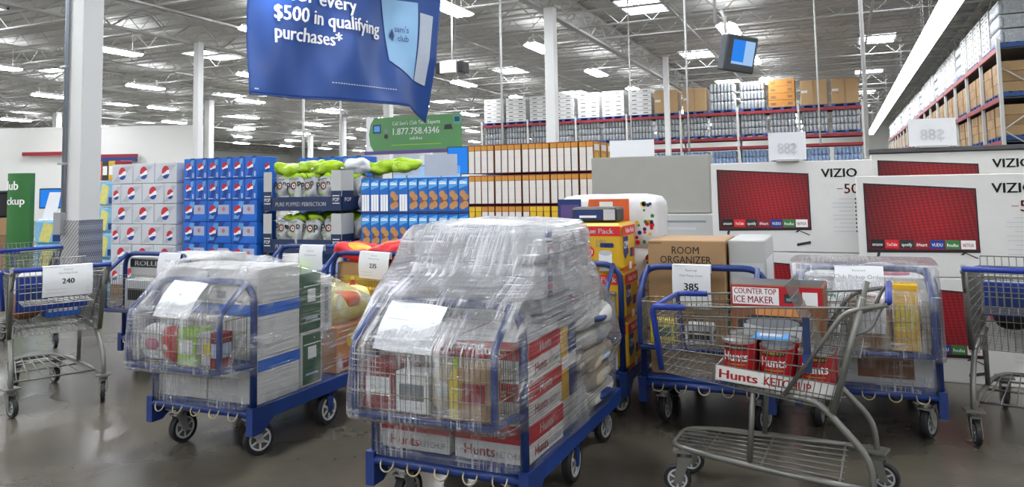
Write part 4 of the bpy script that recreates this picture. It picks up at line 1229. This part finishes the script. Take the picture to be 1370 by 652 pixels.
def num(n): return [('Reserved', -.14, .05, 'ink_grey', .0), ('Club Pickup Order', -.26, .05, 'ink_grey', .0), (n, -.58, .17, 'ink', .03), ('-', -.76, 0, 'ink_faint', 0), ('-', -.88, 0, 'ink_faint', 0)]

# --- cart A: ketchup cartons, sacks, big white packs
def ketchup_carton(flip):
    b = MB().box(-.18, .18, 0, .42, 0, .172, 'carton_white', .004); p = MB()
    for T, w_, off in ((front(0, -.002, 0), .36, -.18), (right(.182, 0, 0), .42, 0)):
        p.rect(off, off+w_, .085, .165, 'red_print', T)
        p.text('Hunts', off+w_*.35, .022, .045, 'hunts_red', T, .001, 'c', .02, wid=.15); p.text('KETCHUP', off+w_*.76, .024, .026, 'ink_grey', T, .001, 'c', 0, wid=.13)
        p.text('Hunts', off+w_*.5, .105, .042, 'carton_white', T, .001, 'c', .02, wid=.15)
    return b, p
kp = None
for r in range(3):
    for i in range(2):
        lb = 'red and white ketchup carton on the front cart, %s layer, %s side' % (['bottom', 'middle', 'top'][r], ['left', 'right'][i])
        pos = on('A', -.195+i*.385, .07+.01*r, BED+r*.176)
        if kp is None: kp = kit('ketchup_carton', *ketchup_carton(0), lb, 'carton', pos, 'ketchup cartons on the front cart')
        else: dup(kp, pos, .02*(r-1), lb)
kit('display_carton', MB().box(-.10, .36, .50, .76, BED, BED+.56, 'carton_lgrey', .006), MB().rect(.52, .62, .45, .80, 'yellow', right(.362, 0, 0)).rect(.63, .75, .45, .80, 'navy2', right(.362, 0, 0)).rect(.53, .74, .60, .66, 'white_print', right(.362, 0, 0), .001), 'blue and yellow printed carton in the middle of the front cart', 'carton', on('A', 0, 0, 0))
for k in range(5):
    m = MB(); m.pillow((0, 0, 0), (.50, .60, .125), 'sack_cream' if k in (1, 2) else 'sack_white', 3.2, 8, .03, k*2.1)
    o = m.ob('sack', None, on('A', .14+(.02 if k % 2 else .04), 1.10-.01*k, BED+.06+k*.105)); tag(o, '%s sack on the rear of the front cart, %s from the bottom' % ('cream' if k in (1, 2) else 'white', nth(k)), 'sack', 'sacks on the front cart')
    p = MB(); p.pillow((.10, -.02, .0), (.315, .26, .05), 'navy2' if k in (0, 4) else 'pale_print', 3.5, 5); p.ob('printed_label', o)
kit('red_pack', MB().pillow((0, 0, .065), (.72, .55, .13), 'pack_grey', 5, 8, .02, 4), MB().box(.10, .365, -.12, .12, .02, .11, 'dark_red', .02), 'soft pack with a red label under the big white packs', 'pack', on('A', 0, .80, BED+.53), child='printed_label')
for k in range(2):
    m = MB(); m.pillow((0, 0, .088), (.76, .68, .182), 'pack_white', 7, 12, .022, k*5+1)
    o = m.ob('paper_towel_pack', None, on('A', -.04, .70, .945+k*.178)); tag(o, 'big white soft pack on the front cart, %s' % ['lower of two', 'upper of two'][k], 'pack', 'big white packs on the front cart')
    p = MB(); T = right(.395, -.38, .0)
    for j in range(4): p.box(.366, .382, -.26, -.215, .02+j*.036, .05+j*.036, ['purple', 'pink', 'purple', 'logo_blue'][j], .003)
    if k == 1: p.box(.15, .382, .0, .16, .14, .172, 'teal', .01)
    p.ob('printed_label', o)

# --- cart B: white cartons, green and orange boxes
for r, (z0, z1) in enumerate(((BED, .555), (.557, .865), (.867, 1.06))):
    for i in range(2):
        b = MB().box(-.185, .185, 0, .36, 0, z1-z0, 'carton_white', .005); p = MB()
        if r < 2:
            for T, a0, a1 in ((front(0, -.002, 0), -.185, .185), (right(.187, 0, 0), 0, .36)): p.rect(a0, a1, z1-z0-.075, z1-z0-.01, 'soda_blue', T)
        else:
            p.rect(-.18, .18, .09, .095, 'ink_faint', front(0, -.002, 0)); p.rect(-.12, -.05, .02, .06, 'ink_grey', front(0, -.002, 0))
        kit('white_carton', b, p, 'white carton%s on the left wrapped cart, %s layer, %s side' % (' with blue band' if r < 2 else '', ['bottom', 'middle', 'top'][r], ['left', 'right'][i]), 'carton', on('B', -.19+i*.38, .05, z0), 'white cartons on the left wrapped cart')
def frame_box(w_, d_, h_, m1, m2):
    b = MB().box(-w_/2, w_/2, 0, d_, 0, h_, m1, .005); p = MB(); R = right(w_/2+.002, 0, 0)
    p.rect(.012, d_-.012, .015, h_-.015, m2, R); p.rect(d_*.3, d_*.7, h_*.5, h_*.72, 'white_print', R, .001); p.rect(.02, d_-.02, h_*.76, h_*.78, 'white_print', R, .001); p.rect(d_*.2, d_*.8, h_*.2, h_*.24, 'pale_print', R, .001)
    return b, p
kit('green_box', *frame_box(.36, .20, .33, 'carton_white', 'dark_green'), 'green printed box with white border low on the left wrapped cart', 'box', on('B', .19, .43, BED))
kit('green_box', *frame_box(.36, .19, .36, 'dark_green', 'dark_green'), 'dark green box stacked upper on the left wrapped cart', 'box', on('B', .19, .43, BED+.332))
kit('slim_white_box', MB().box(-.17, .17, 0, .13, 0, .34, 'carton_white', .005), MB().rect(.05, .09, .05, .28, 'ink_grey', right(.172, 0, 0)), 'slim white box behind the dark green box', 'box', on('B', .18, .63, BED+.30))
kit('orange_box', MB().box(-.18, .18, 0, .46, 0, .30, 'orange_soft', .006), MB().rect(.01, .45, .02, .09, 'dark_red', right(.182, 0, 0)).rect(.15, .40, .12, .26, 'cereal_yellow', right(.182, 0, 0)).disc(.15, .2, .05, 'yellow2', right(.182, 0, 0), .001), 'orange printed box at the rear of the left wrapped cart', 'box', on('B', .18, .80, BED))
kit('yellow_sack', MB().pillow((0, 0, .1), (.62, .55, .24), 'lemon', 3, 8, .03, 2), MB().pillow((.2, -.05, .14), (.24, .2, .12), 'orange', 3, 6), 'pale yellow soft bag at the rear of the left wrapped cart', 'sack', on('B', .05, 1.05, BED+.31), child='printed_label')

# --- small goods in the baskets of the flatbeds
def small_goods(key, spec):
    for k, (kind, x, y, w_, d_, h_, c1, c2, lb) in enumerate(spec):
        z = .545; loc = on(key, x, y*.62, z); d_ = min(d_, .15)
        if kind == 'box':
            b = MB().box(-w_/2, w_/2, -d_/2, d_/2, 0, h_, c1, .004); p = MB()
            for T, a in ((front(0, -d_/2-.002, 0), w_), (right(w_/2+.002, 0, 0), d_)): p.rect(-a*.38, a*.38, h_*.3, h_*.7, c2, T)
            kit('small_box', b, p, lb, 'box', loc)
        elif kind == 'bag':
            b = MB().pillow((0, 0, h_/2), (w_, d_, h_), c1, 3, 7, .02, k*1.3+x); p = MB().pillow((0, -d_*.22, h_*.5), (w_*.6, d_*.6, h_*.4), c2, 3, 5)
            kit('grocery_bag', b, p, lb, 'bag', loc, child='printed_label')
        else:
            b = MB().lathe([(w_*.46, 0), (w_/2, .01), (w_/2, h_*.66), (w_*.2, h_*.84), (w_*.2, h_*.92)], c1, 14); p = MB().lathe([(w_*.23, h_*.9), (w_*.23, h_)], c2, 12)
            kit('bottle', b, p, lb, 'bottle', loc, child='cap')
small_goods('A', [('box', -.24, -.15, .16, .14, .20, 'dark_red', 'white_print', 'red box at the left of the front cart basket'), ('box', -.07, -.18, .16, .1, .17, 'white_print', 'ink_grey', 'white box in the front cart basket'),
                  ('bag', .08, -.14, .16, .16, .22, 'sack_cream', 'pack_grey', 'cream bag in the front cart basket'), ('box', .23, -.17, .14, .12, .21, 'kraft', 'dark_red', 'brown and red box at the right of the front cart basket'), ('bottle', .145, -.27, .05, .05, .24, 'yellow2', 'lime', 'yellow bottle in the front cart basket')])
small_goods('B', [('bag', -.22, -.15, .18, .18, .2, 'bag_white', 'pink', 'white and pink bag at the left of the left cart basket'), ('bag', -.08, -.16, .13, .15, .2, 'bright_red', 'white_print', 'red bag in the left wrapped cart basket'), ('box', .06, -.17, .13, .12, .2, 'lime', 'white_print', 'lime green box in the left wrapped cart basket'),
                  ('box', .20, -.12, .12, .12, .18, 'pack_grey', 'yellow2', 'grey and yellow box in the left wrapped cart basket'), ('box', .28, -.2, .07, .1, .19, 'dark_red', 'pale_print', 'dark red slim box at the right of the left cart basket')])
small_goods('C', [('box', .21, -.14, .13, .16, .37, 'yellow', 'yellow2', 'mustard yellow box in the right wrapped cart basket'), ('box', .02, -.14, .22, .2, .3, 'kraft_dark', 'pack_grey', 'brown box in the right wrapped cart basket'), ('bag', -.2, -.14, .2, .2, .28, 'bag_white', 'pack_grey', 'white bag at the left of the right wrapped cart basket')])
small_goods('D', [('box', -.22, -.14, .14, .12, .14, 'yellow2', 'dark_green', 'yellow and green box in the organizer cart basket'), ('box', .0, -.14, .16, .12, .12, 'pack_grey', 'dark', 'grey box in the organizer cart basket')])
small_goods('E', [('box', -.2, -.14, .2, .2, .2, 'cereal_yellow', 'brown', 'yellow box at the left of the 235 cart basket'), ('box', .03, -.14, .2, .2, .18, 'yellow', 'dark_red', 'yellow and red box in the middle of the 235 cart basket'), ('box', .24, -.14, .16, .2, .2, 'orange_soft', 'yellow2', 'orange box at the right of the 235 cart basket'), ('bottle', -.08, -.2, .07, .07, .27, 'bright_red', 'yellow2', 'red bottle with yellow cap in the 235 cart basket')])
small_goods('F', [('box', .12, -.14, .2, .18, .2, 'yellow', 'navy2', 'yellow box in the tissue cart basket'), ('box', -.12, -.14, .2, .18, .2, 'orange', 'white_print', 'orange box in the tissue cart basket')])
small_goods('J', [('box', .0, -.14, .3, .18, .24, 'pack_grey', 'ink', 'grey box in the basket behind the 240 cart'), ('bottle', .24, -.12, .08, .08, .3, 'yellow2', 'white_print', 'yellow bottle in the basket behind the 240 cart')])
small_goods('K', [('bag', -.1, -.14, .3, .2, .28, 'lime', 'white_print', 'lime green bag in the basket below the popcorn display'), ('box', .2, -.14, .2, .2, .2, 'pack_white', 'bright_red', 'white and red box in the basket below the popcorn display')])

# --- cart D: organizer cartons
def organizer():
    b = MB().box(-.24, .24, 0, .50, 0, .42, 'kraft', .006); p = MB(); F = front(0, -.002, 0)
    p.text('ROOM', 0, .335, .047, 'ink', F, align='c', bold=.005, wid=.17); p.text('ORGANIZER', 0, .275, .047, 'ink', F, align='c', bold=.005, wid=.32)
    p.rect(-.17, .17, .26, .263, 'ink', F); p.rect(-.17, .17, .235, .245, 'kraft_dark', F)
    p.rect(-.23, -.15, .395, .41, 'kraft_dark', F)
    return b, p
oc = kit('organizer_carton', *organizer(), 'upper brown organizer carton with dark lettering', 'carton', on('D', -.115, .12, BED+.424), 'brown organizer cartons')
dup(oc, on('D', -.115, .12, BED), None, 'lower brown organizer carton behind the 385 sheet')
for k in range(2):
    kit('pale_carton', MB().box(-.11, .11, 0, .6, 0, .42, 'carton_lgrey', .006), MB().rect(.05, .5, .1, .3, 'pack_white', right(.112, 0, 0)).rect(-.1, .1, .15, .28, 'ink_faint', front(0, -.002, 0)), '%s pale grey carton beside the organizer cartons' % ['lower', 'upper'][k], 'carton', on('D', .25, .2, BED+k*.423))

# --- cart F: bathroom tissue packs, paper towel bale
def tissue_pack():
    w_, d_, h_ = .40, .34, .315
    b = MB().box(-w_/2, w_/2, 0, d_, 0, h_, 'yellow', .025); p = MB()
    for T, a0, a1 in ((front(0, -.002, 0), -w_/2, w_/2), (right(w_/2+.002, 0, 0), 0, d_)):
        W2 = a1-a0; side = W2 < .38
        p.rect(a0+.01, a1-.01, h_-.085, h_-.02, 'bright_red', T)
        p.text('Value Pack', a0+W2*.55, h_-.068, .034, 'white_print', T, .001, 'c', .025, wid=W2*.62)
        if not side:
            p.poly([(a0+.01, h_-.09), (a0+.17, h_-.09), (a0+.15, h_-.15), (a0+.10, h_-.185), (a0+.01, h_-.16)], 'navy2', T, .0006)
            p.text('OM', a0+.02, h_-.15, .048, 'white_print', T, .0016, 'l', .02)
            p.text('2-PLY', a0+.22, h_-.13, .022, 'ink_grey', T, .001); p.text('BATH TISSUE', a0+.22, h_-.158, .02, 'ink_grey', T, .001, wid=.13)
            p.disc(a0+.09, .125, .035, 'navy2', T, .001); p.text('45', a0+.09, .11, .032, 'white_print', T, .0016, 'c', .02)
            p.disc(a0+.17, .125, .040, 'bright_red', T, .001); p.text('473', a0+.17, .112, .028, 'white_print', T, .0016, 'c', .02)
            p.rect(a0+.24, a0+.33, .0, .12, 'white_print', T, .001); p.disc(a0+.285, .12, .045, 'pack_grey', T, .0014, 16, .018); p.rect(a0+.25, a0+.34, .155, .185, 'navy2', T, .001)
            p.rect(a0+.05, a0+.2, .02, .06, 'white_print', T, .001)
        else:
            p.poly([(a0+.02, h_-.09), (a0+.14, h_-.09), (a0+.15, h_-.2), (a0+.06, h_-.24), (a0+.02, h_-.2)], 'navy2', T, .0006); p.text('OM', a0+.03, h_-.17, .05, 'white_print', T, .0016, 'l', .02)
            p.rect(a0+.19, a0+.25, .08, .14, 'navy2', T, .001); p.rect(a0+.26, a0+.3, .08, .14, 'bright_red', T, .001); p.rect(a0+.15, a0+.22, .0, .05, 'white_print', T, .001); p.rect(a0+.0, a0+.34, .0, .02, 'orange', T, .0006)
    return b, p
tp = None
for r in range(3):
    lb = 'yellow bathroom tissue pack with red band, %s of the pile' % ['bottom', 'middle', 'top'][r]
    pos = on('F', .20-.01*r, .06, BED+r*.318)
    if tp is None: tp = kit('tissue_pack', *tissue_pack(), lb, 'tissue pack', pos, 'yellow bathroom tissue packs')
    else: dup(tp, pos, None, lb)
for k in range(3):
    b = MB().pillow((0, 0, .19), (.74, .46, .40), 'pack_white', 7, 9, .012, k); p = MB(); F = front(0, -.232, 0)
    p.rect(-.36, -.18, .03, .36, 'navy2', F); p.text('30', -.27, .10, .07, 'white_print', F, .001, 'c', .03); p.rect(-.34, -.2, .22, .32, 'purple', F, .001)
    p.poly([(-.17, .03), (.18, .03), (.18, .36), (-.12, .36)], 'orange', F); p.disc(-.12, .06, .06, 'green', F, .001); p.rect(-.04, .06, .28, .34, 'white_print', F, .001)
    for j in range(22): p.disc(random.uniform(.21, .35), random.uniform(.05, .34), random.uniform(.008, .02), ['green', 'bright_red', 'yellow', 'navy2'][j % 4], F, .001, 8)
    kit('towel_bale', b, p, 'white paper towel bale with orange and blue print, %s in its pile' % ['lowest', 'middle', 'topmost'][k], 'towel pack', on('F', .14, .72, BED+k*.372), 'paper towel bales', child='printed_panel')
kit('small_dark_pack', MB().box(-.16, .16, 0, .2, 0, .10, 'dark', .015), MB().rect(-.14, .06, .02, .08, 'navy2', front(0, -.002, 0)).rect(.07, .15, .015, .085, 'pack_grey', front(0, -.002, 0)).rect(-.1, .02, .03, .045, 'white_print', front(0, -.002, 0), .001), 'small dark pack lying on the topmost tissue pack', 'pack', on('F', .17, .12, BED+3*.318+.001))

# --- cart E: red crisp bags; cart J: boxes
for k, (x, y, a, c2) in enumerate(((-.22, .18, .1, 'yellow'), (.05, .2, -.3, 'orange'), (.25, .25, .35, 'yellow'), (-.05, .5, .1, 'orange'))):
    b = MB().pillow((0, 0, 0), (.40, .30, .13), 'bright_red', 3.4, 14, .035, k*2.7, freq=9.0); p = MB().pillow((.02, -.04, .015), (.24, .18, .125), c2, 3, 10, .03, k*2.7, freq=9.0)
    o = kit('crisp_bag', b, p, 'shiny red crisp bag on the 235 cart, %s' % ['leftmost', 'in the middle', 'rightmost tilted', 'behind the others'][k], 'bag', on('E', x, y, .98), 'red crisp bags', a, 'printed_label'); o.rotation_euler[1] = -.25 if k > 0 else .1
kit('case_stack', MB().box(-.37, .37, .06, .9, BED, .905, 'kraft', .01), MB().rect(-.3, .3, .4, .8, 'cereal_yellow', front(0, .058, 0)), 'brown case under the red crisp bags', 'case', on('E', 0, 0, 0))
kit('white_case', MB().box(-.36, .36, .06, .8, BED, .66, 'carton_white', .006), MB().rect(.1, .3, .4, .5, 'ink_grey', front(0, .058, 0)), 'white case low on the cart behind the 240 cart', 'case', on('J', 0, 0, 0))
q = MB().rect(-.36, .36, .86, .93, 'ink', front(0, .058, 0)); q.text('ROLLING WE', -.0, .875, .042, 'white_print', front(0, .058, 0), .001, 'c', .02, wid=.6)
q.rect(.12, .32, .72, .83, 'ink_faint', front(0, .058, 0), .001)
kit('rolling_box', MB().box(-.36, .36, .06, .7, .662, .95, 'carton_lgrey', .006), q, 'grey box with white lettering on a black band behind the 240 cart', 'box', on('J', 0, 0, 0))
kit('white_case', MB().box(-.34, .34, .06, .8, BED, .75, 'soda_blue', .006), MB().rect(-.3, .3, .4, .7, 'white_print', front(0, .058, 0)), 'blue and white case on the cart below the popcorn display', 'case', on('K', 0, 0, 0))

# --- cart C load
kit('pale_case', MB().box(-.35, .35, .06, .75, BED, .62, 'pack_grey', .006), MB().rect(-.05, .25, .34, .56, 'brown', front(0, .058, 0)), 'pale case low on the right wrapped cart', 'case', on('C', 0, 0, 0))
kit('pale_case', MB().box(-.35, .35, .06, .75, .622, .93, 'pack_white', .006), MB().rect(-.2, .1, .68, .85, 'teal', front(0, .058, 0)), 'white case upper on the right wrapped cart', 'case', on('C', 0, 0, 0))
kit('pink_pack', MB().pillow((0, 0, .04), (.34, .25, .09), 'pink', 3, 6, .02), MB().pillow((0, 0, .05), (.2, .15, .09), 'pack_white', 3, 5), 'pinkish soft pack on top of the right wrapped cart', 'pack', on('C', .1, .25, .90), child='printed_label')

# --- stretch film: rings around the load, front/back/left/right edge given for each height
def film(key, prof, mat_, label, warp=None, n=96, rows=70, seed=0.0, amp=.010, parent=None):
    zs = [p[0] for p in prof]; m = MB(); vs = []
    K = len(prof); L = [0.0]
    for i in range(1, K): L.append(L[-1]+max(.02, math.dist(prof[i], prof[i-1])))
    for j in range(rows+1):
        s_ = L[-1]*j/rows; i = max(k for k in range(K) if L[k] <= s_+1e-9); i = min(i, K-2); t_ = (s_-L[i])/(L[i+1]-L[i])
        z, yf, yb, xl, xr = [a*(1-t_)+b*t_ for a, b in zip(prof[i], prof[i+1])]
        cx, cy, hx, hy = (xl+xr)/2, (yf+yb)/2, (xr-xl)/2, (yb-yf)/2
        for k in range(n):
            a = 2*PI*k/n; c_, q_ = math.cos(a), math.sin(a); e = 2/14
            px, py = cx+hx*math.copysign(abs(c_)**e, c_), cy+hy*math.copysign(abs(q_)**e, q_)
            g = amp*(noise.noise((px*6+seed, py*6, z*1.5))+.4*noise.noise((px*15+z*4, py*3+seed, z*2)))
            nx, ny = c_*g, q_*g
            v = (px+nx, py+ny, z+g*.6)
            vs.append(warp(v) if warp else v)
    fs = [(j*n+k, j*n+(k+1) % n, (j+1)*n+(k+1) % n, (j+1)*n+k) for j in range(rows) for k in range(n)]
    fs.append(tuple(rows*n+k for k in range(n)))
    m.add(vs, fs, mat_, True)
    cx, cy = CARTS[key]
    if parent: return m.ob('upper_layer', parent)
    return tag(m.ob('stretch_film', None, (cx, cy, 0)), label, 'plastic film')
EX = .405
FA = film('A', [(.29, -.015, 1.40, -EX, EX), (.46, -.02, 1.42, -EX, EX), (.505, -.225, 1.44, -EX, EX), (.60, -.228, 1.45, -EX, EX+.03), (.83, -.228, 1.40, -EX+.02, EX), (1.005, .0, 1.16, -EX, EX-.02), (1.10, .22, 1.07, -.44, .36), (1.25, .345, 1.055, -.435, .355), (1.305, .39, 1.03, -.40, .32), (1.325, .60, .9, -.2, .16)], 'film', 'clear stretch film wound round the front cart and its white packs', seed=1.0)
film('A', [(.84, -.20, 1.18, -EX, EX), (1.01, -.005, 1.17, -EX-.01, EX-.01), (1.10, .20, 1.08, -.45, .37), (1.26, .33, 1.065, -.445, .365), (1.315, .38, 1.04, -.41, .33), (1.335, .60, .9, -.2, .16)], 'film_dense', None, seed=4.0, rows=40, parent=FA)
def warpB(v):
    x, y, z = v
    if z > .55 and y > .4: z -= (y-.4)*.42*min(1, (z-.55)/.3)
    if z > .95: z += .05*math.exp(-((x+.05)**2+(y-.2)**2)*18)
    return (x, y, z)
film('B', [(.28, -.015, 1.40, -EX, EX), (.46, -.02, 1.42, -EX, EX), (.505, -.225, 1.44, -EX, EX), (.60, -.228, 1.44, -EX, EX), (.83, -.228, 1.42, -EX+.02, EX), (1.005, -.01, 1.36, -EX, EX), (1.075, .06, 1.30, -.39, .39), (1.10, .2, .8, -.2, .2)], 'film', 'clear stretch film wound round the left cart with white cartons', warpB, seed=7.0)
film('C', [(.28, -.015, 1.40, -EX, EX), (.46, -.02, 1.42, -EX, EX), (.505, -.225, 1.2, -EX, EX), (.83, -.228, 1.1, -EX+.02, EX-.01), (1.005, -.01, .55, -EX, EX), (1.012, .1, .4, -.3, .3), (1.013, .15, .35, -.2, .2)], 'film', 'clear stretch film wound round the right cart before the television cartons', seed=11.0)

# --- paper sheets
sheet(on('A', -.09, -.055, .99), .285, .235, [('Club Pickup Order', -.14, .06, 'ink_faint', 0), ('Chy', -.62, .12, 'ink_faint', 0), ('-', -.4, 0, 'ink_faint', 0)], 'white sheet under the film on the basket of the front cart', -.66, 0, .06)
sheet(on('B', -.02, -.055, .99), .26, .235, [('Club Pickup Order', -.14, .06, 'ink_faint', 0), ('A1', -.45, .09, 'ink_grey', 0), ('Chy', -.72, .1, 'ink_faint', 0)], 'white sheet under the film on the basket of the left wrapped cart', -.66, 0, .05)
sheet(on('D', -.05, -.05, 1.005), .23, .26, num('385'), 'white sheet numbered 385 on the organizer cart', 0)
sheet(on('E', .08, -.05, 1.0), .28, .21, num('235'), 'white sheet numbered 235 hanging on a blue cart', 0, 0, .04)
sheet(on('C', -.02, -.07, 1.005), .26, .22, [('Reserved', -.16, .06, 'ink_grey', 0), ('Club Pickup Order', -.36, .11, 'ink_grey', .0)], 'white pickup order sheet under film on the right wrapped cart', -.25)
sheet(on('J', .24, -.05, 1.0), .24, .22, [('Reserved', -.3, .07, 'ink_grey', 0)], 'white sheet on the cart behind the left wrapped cart', -.1)
sheet(on('K', .05, -.05, 1.0), .26, .22, [('Reserved', -.25, .07, 'ink_grey', 0), ('Club Pickup Order', -.42, .06, 'ink_grey', 0)], 'white sheet on the cart below the popcorn display', .0)

# --- front shopping cart: cans in a tray, ice maker box
def incart(o, x, y, z): return tuple(o.matrix_basis @ Vector((x, y, z)))
bpy.context.view_layer.update()
ra = shopI.rotation_euler[2]
sl = math.atan((.60-.525)/.87)          # the basket floor rises to the front
def zf(x): return .533+max(0, x-.12)*.086
# local builds below face the near side: u runs towards the cart's rear, v up
t = thing('can_tray', 'white cardboard tray with red lettering under the red cans', 'tray', incart(shopI, .355, .075, .562), ra+PI)
t.rotation_euler = (0, .08, ra+PI)
m = MB(); W_, D_ = .54, .35
m.box(-W_/2, W_/2, -D_/2, D_/2, 0, .006, 'carton_white')
for (a0, a1, b0, b1) in ((-W_/2, W_/2, -D_/2, -D_/2+.005), (-W_/2, W_/2, D_/2-.005, D_/2), (-W_/2, -W_/2+.005, -D_/2, D_/2), (W_/2-.005, W_/2, -D_/2, D_/2)): m.box(a0, a1, b0, b1, 0, .066, 'carton_white')
m.ob('tray_body', t)
q = MB(); F = front(0, -D_/2-.002, 0); q.text('Hunts', -.25, .014, .04, 'hunts_red', F, bold=.03, wid=.17); q.text('KETCHUP', -.05, .014, .04, 'hunts_red', F, bold=.02, wid=.2)
q.rect(.2, .26, .01, .02, 'ink_grey', F); q.ob('lettering', t)
def can():
    R_ = .078
    b = MB().lathe([(R_*.96, 0), (R_, .004), (R_, .012)], 'tin', 28).lathe([(R_*.99, .012), (R_*.99, .166)], 'hunts_red', 28).lathe([(R_, .166), (R_, .178), (R_*.95, .178), (R_*.94, .170), (0.0001, .170)], 'tin', 28)
    q = MB(); bend = lambda a, b_: ((R_+.0012)*math.sin(a/R_), -(R_+.0012)*math.cos(a/R_), b_)
    q.text('Hunts', 0, .088, .042, 'white_print', None, align='c', bold=.03, wid=.115, fn=bend)
    def strip(a0, a1, z0, z1, mm):
        n = 8; vs = [bend(a0+(a1-a0)*i/n, z) for z in (z0, z1) for i in range(n+1)]
        q.add(vs, [(i, i+1, n+2+i, n+1+i) for i in range(n)], mm, True)
    strip(-.055, .055, .138, .161, 'ink'); strip(-.05, .05, .144, .155, 'gold'); strip(-.045, .045, .070, .076, 'gold')
    return b, q
cp = None
for r in range(2):
    for i in range(3):
        x = .355-(-.165+.168*i); yv = .075+(.085 if r == 0 else -.082)
        pos = incart(shopI, x, yv, 0.572+(x-.355)*.08)
        lb = 'large red tin can, %s row in the tray, %s' % (['near', 'far'][r], ['foremost in the cart', 'in the middle', 'nearest the handle'][i])
        if cp is None: cp = kit('tin_can', *can(), lb, 'can', pos, 'red tin cans in the white tray', ra+PI-.15, 'label_print')
        else: dup(cp, pos, ra+PI-.15+.12*(i-1), lb)
w_, d_, h_ = .44, .27, .385
b = MB().box(-w_/2, w_/2, 0, d_, 0, h_, 'brown', .005); p = MB(); F = front(0, -.002, 0)
p.rect(-w_/2+.004, w_/2-.004, h_-.105, h_-.006, 'red_print', F)
p.rect(-w_/2+.01, -w_/2+.235, h_-.098, h_-.014, 'white_print', F, .001)
p.text('COUNTER TOP', -w_/2+.018, h_-.046, .028, 'hunts_red', F, .0016, 'l', .02, wid=.205); p.text('ICE MAKER', -w_/2+.018, h_-.09, .034, 'hunts_red', F, .0016, 'l', .02, wid=.19)
p.rect(.04, .11, h_-.085, h_-.04, 'dark', F, .001); p.rect(.05, .10, h_-.075, h_-.06, 'ink_grey', F, .002); p.rect(.125, .195, h_-.092, h_-.028, 'white_print', F, .001)
p.rect(-.1, .15, h_-.15, h_-.11, 'orange_soft', F, .0006)
p.poly([(-.16, .10), (.10, .10), (.14, .2), (.05, .235), (-.12, .235), (-.19, .2)], 'dark', F, .0008); p.poly([(-.15, .03), (.10, .03), (.12, .19), (-.16, .19)], 'pack_grey', F, .0012); p.disc(-.02, .2, .13, 'ink_grey', F, .0016, 16, .025)
p.rect(.14, .2, .02, .24, 'kraft_dark', F, .0008)
p.rect(-w_/2+.01, w_/2-.01, .01, d_-.01, 'dark', top(0, 0, h_+.001))
kit('ice_maker_box', b, p, 'red and brown ice maker box with white lettering in the front cart', 'box', incart(shopI, .385, -.105, .60), None, ra+PI)
kit('blue_box', MB().box(-.08, .08, -.06, .06, 0, .012, 'soda_blue_light', .003), MB().rect(-.05, .05, -.03, .03, 'pack_white', top(0, 0, .0135)), 'small bright blue flat box lying on the red cans', 'box', incart(shopI, .39, .06, .757), None, ra+PI)

# --- left and right shopping carts
def goods_in(cart, nm, spec):
    a = cart.rotation_euler[2]
    for k, (kind, x, y, z, w_, d_, h_, c1, c2, lb) in enumerate(spec):
        loc = incart(cart, x, y, z)
        if kind == 'tote':
            b = MB(); b.box(-w_/2, w_/2, -d_/2, d_/2, 0, .01, c1)
            for (a0, a1, b0, b1) in ((-w_/2, w_/2, -d_/2, -d_/2+.006), (-w_/2, w_/2, d_/2-.006, d_/2), (-w_/2, -w_/2+.006, -d_/2, d_/2), (w_/2-.006, w_/2, -d_/2, d_/2)): b.box(a0, a1, b0, b1, 0, h_, c1)
            p = MB()
            for j in range(6): p.rect(-w_*.4+j*w_*.14, -w_*.4+j*w_*.14+.025, h_*.2, h_*.8, c2, front(0, -d_/2-.002, 0))
            kit('plastic_tote', b, p, lb, 'tote', loc, None, a-PI/2, 'slots')
        elif kind == 'bag':
            kit('grocery_bag', MB().pillow((0, 0, h_/2), (w_, d_, h_), c1, 3, 7, .03, k*1.7), MB().pillow((0, -d_*.2, h_*.5), (w_*.6, d_*.62, h_*.4), c2, 3, 5), lb, 'bag', loc, None, a-PI/2, 'printed_label')
        else:
            kit('small_box', MB().box(-w_/2, w_/2, -d_/2, d_/2, 0, h_, c1, .005), MB().rect(-w_*.4, w_*.4, h_*.3, h_*.7, c2, front(0, -d_/2-.002, 0)), lb, 'box', loc, None, a-PI/2)
goods_in(shopG, 'left', [('box', .27, 0, .66, .46, .03, .25, 'tote_blue', 'navy2', 'dark blue flat panel in the seat of the 240 cart'), ('tote', .52, -.1, .575, .24, .2, .2, 'soda_blue', 'pack_white', 'bright blue slotted tote in the 240 cart'), ('bag', .5, .12, .58, .2, .25, .2, 'brown', 'dark', 'brown bag in the 240 cart'), ('bag', .78, .0, .6, .36, .22, .32, 'bag_white', 'soda_blue_light', 'white and blue bag at the front of the 240 cart')])
goods_in(shopH, 'right', [('box', .27, 0, .68, .42, .03, .2, 'tote_blue', 'navy2', 'dark blue flat panel in the seat of the right edge cart'), ('bag', .5, .08, .575, .18, .2, .26, 'black', 'lime', 'black and lime bag in the right edge cart'), ('box', .72, .08, .595, .24, .2, .1, 'pink', 'pack_white', 'pink box in the right edge cart'), ('box', .45, -.1, .575, .14, .2, .2, 'pack_grey', 'white_print', 'grey box in the right edge cart')])
o = sheet(incart(shopG, -.15, -.02, 1.005), .31, .21, num('240'), 'white sheet numbered 240 on the left shopping cart', 0, shopG.rotation_euler[2]-PI/2)
o = sheet(incart(shopH, -.15, -.14, 1.005), .24, .24, num('')[:2], 'white sheet on the shopping cart at the right edge', 0, shopH.rotation_euler[2]-PI/2)
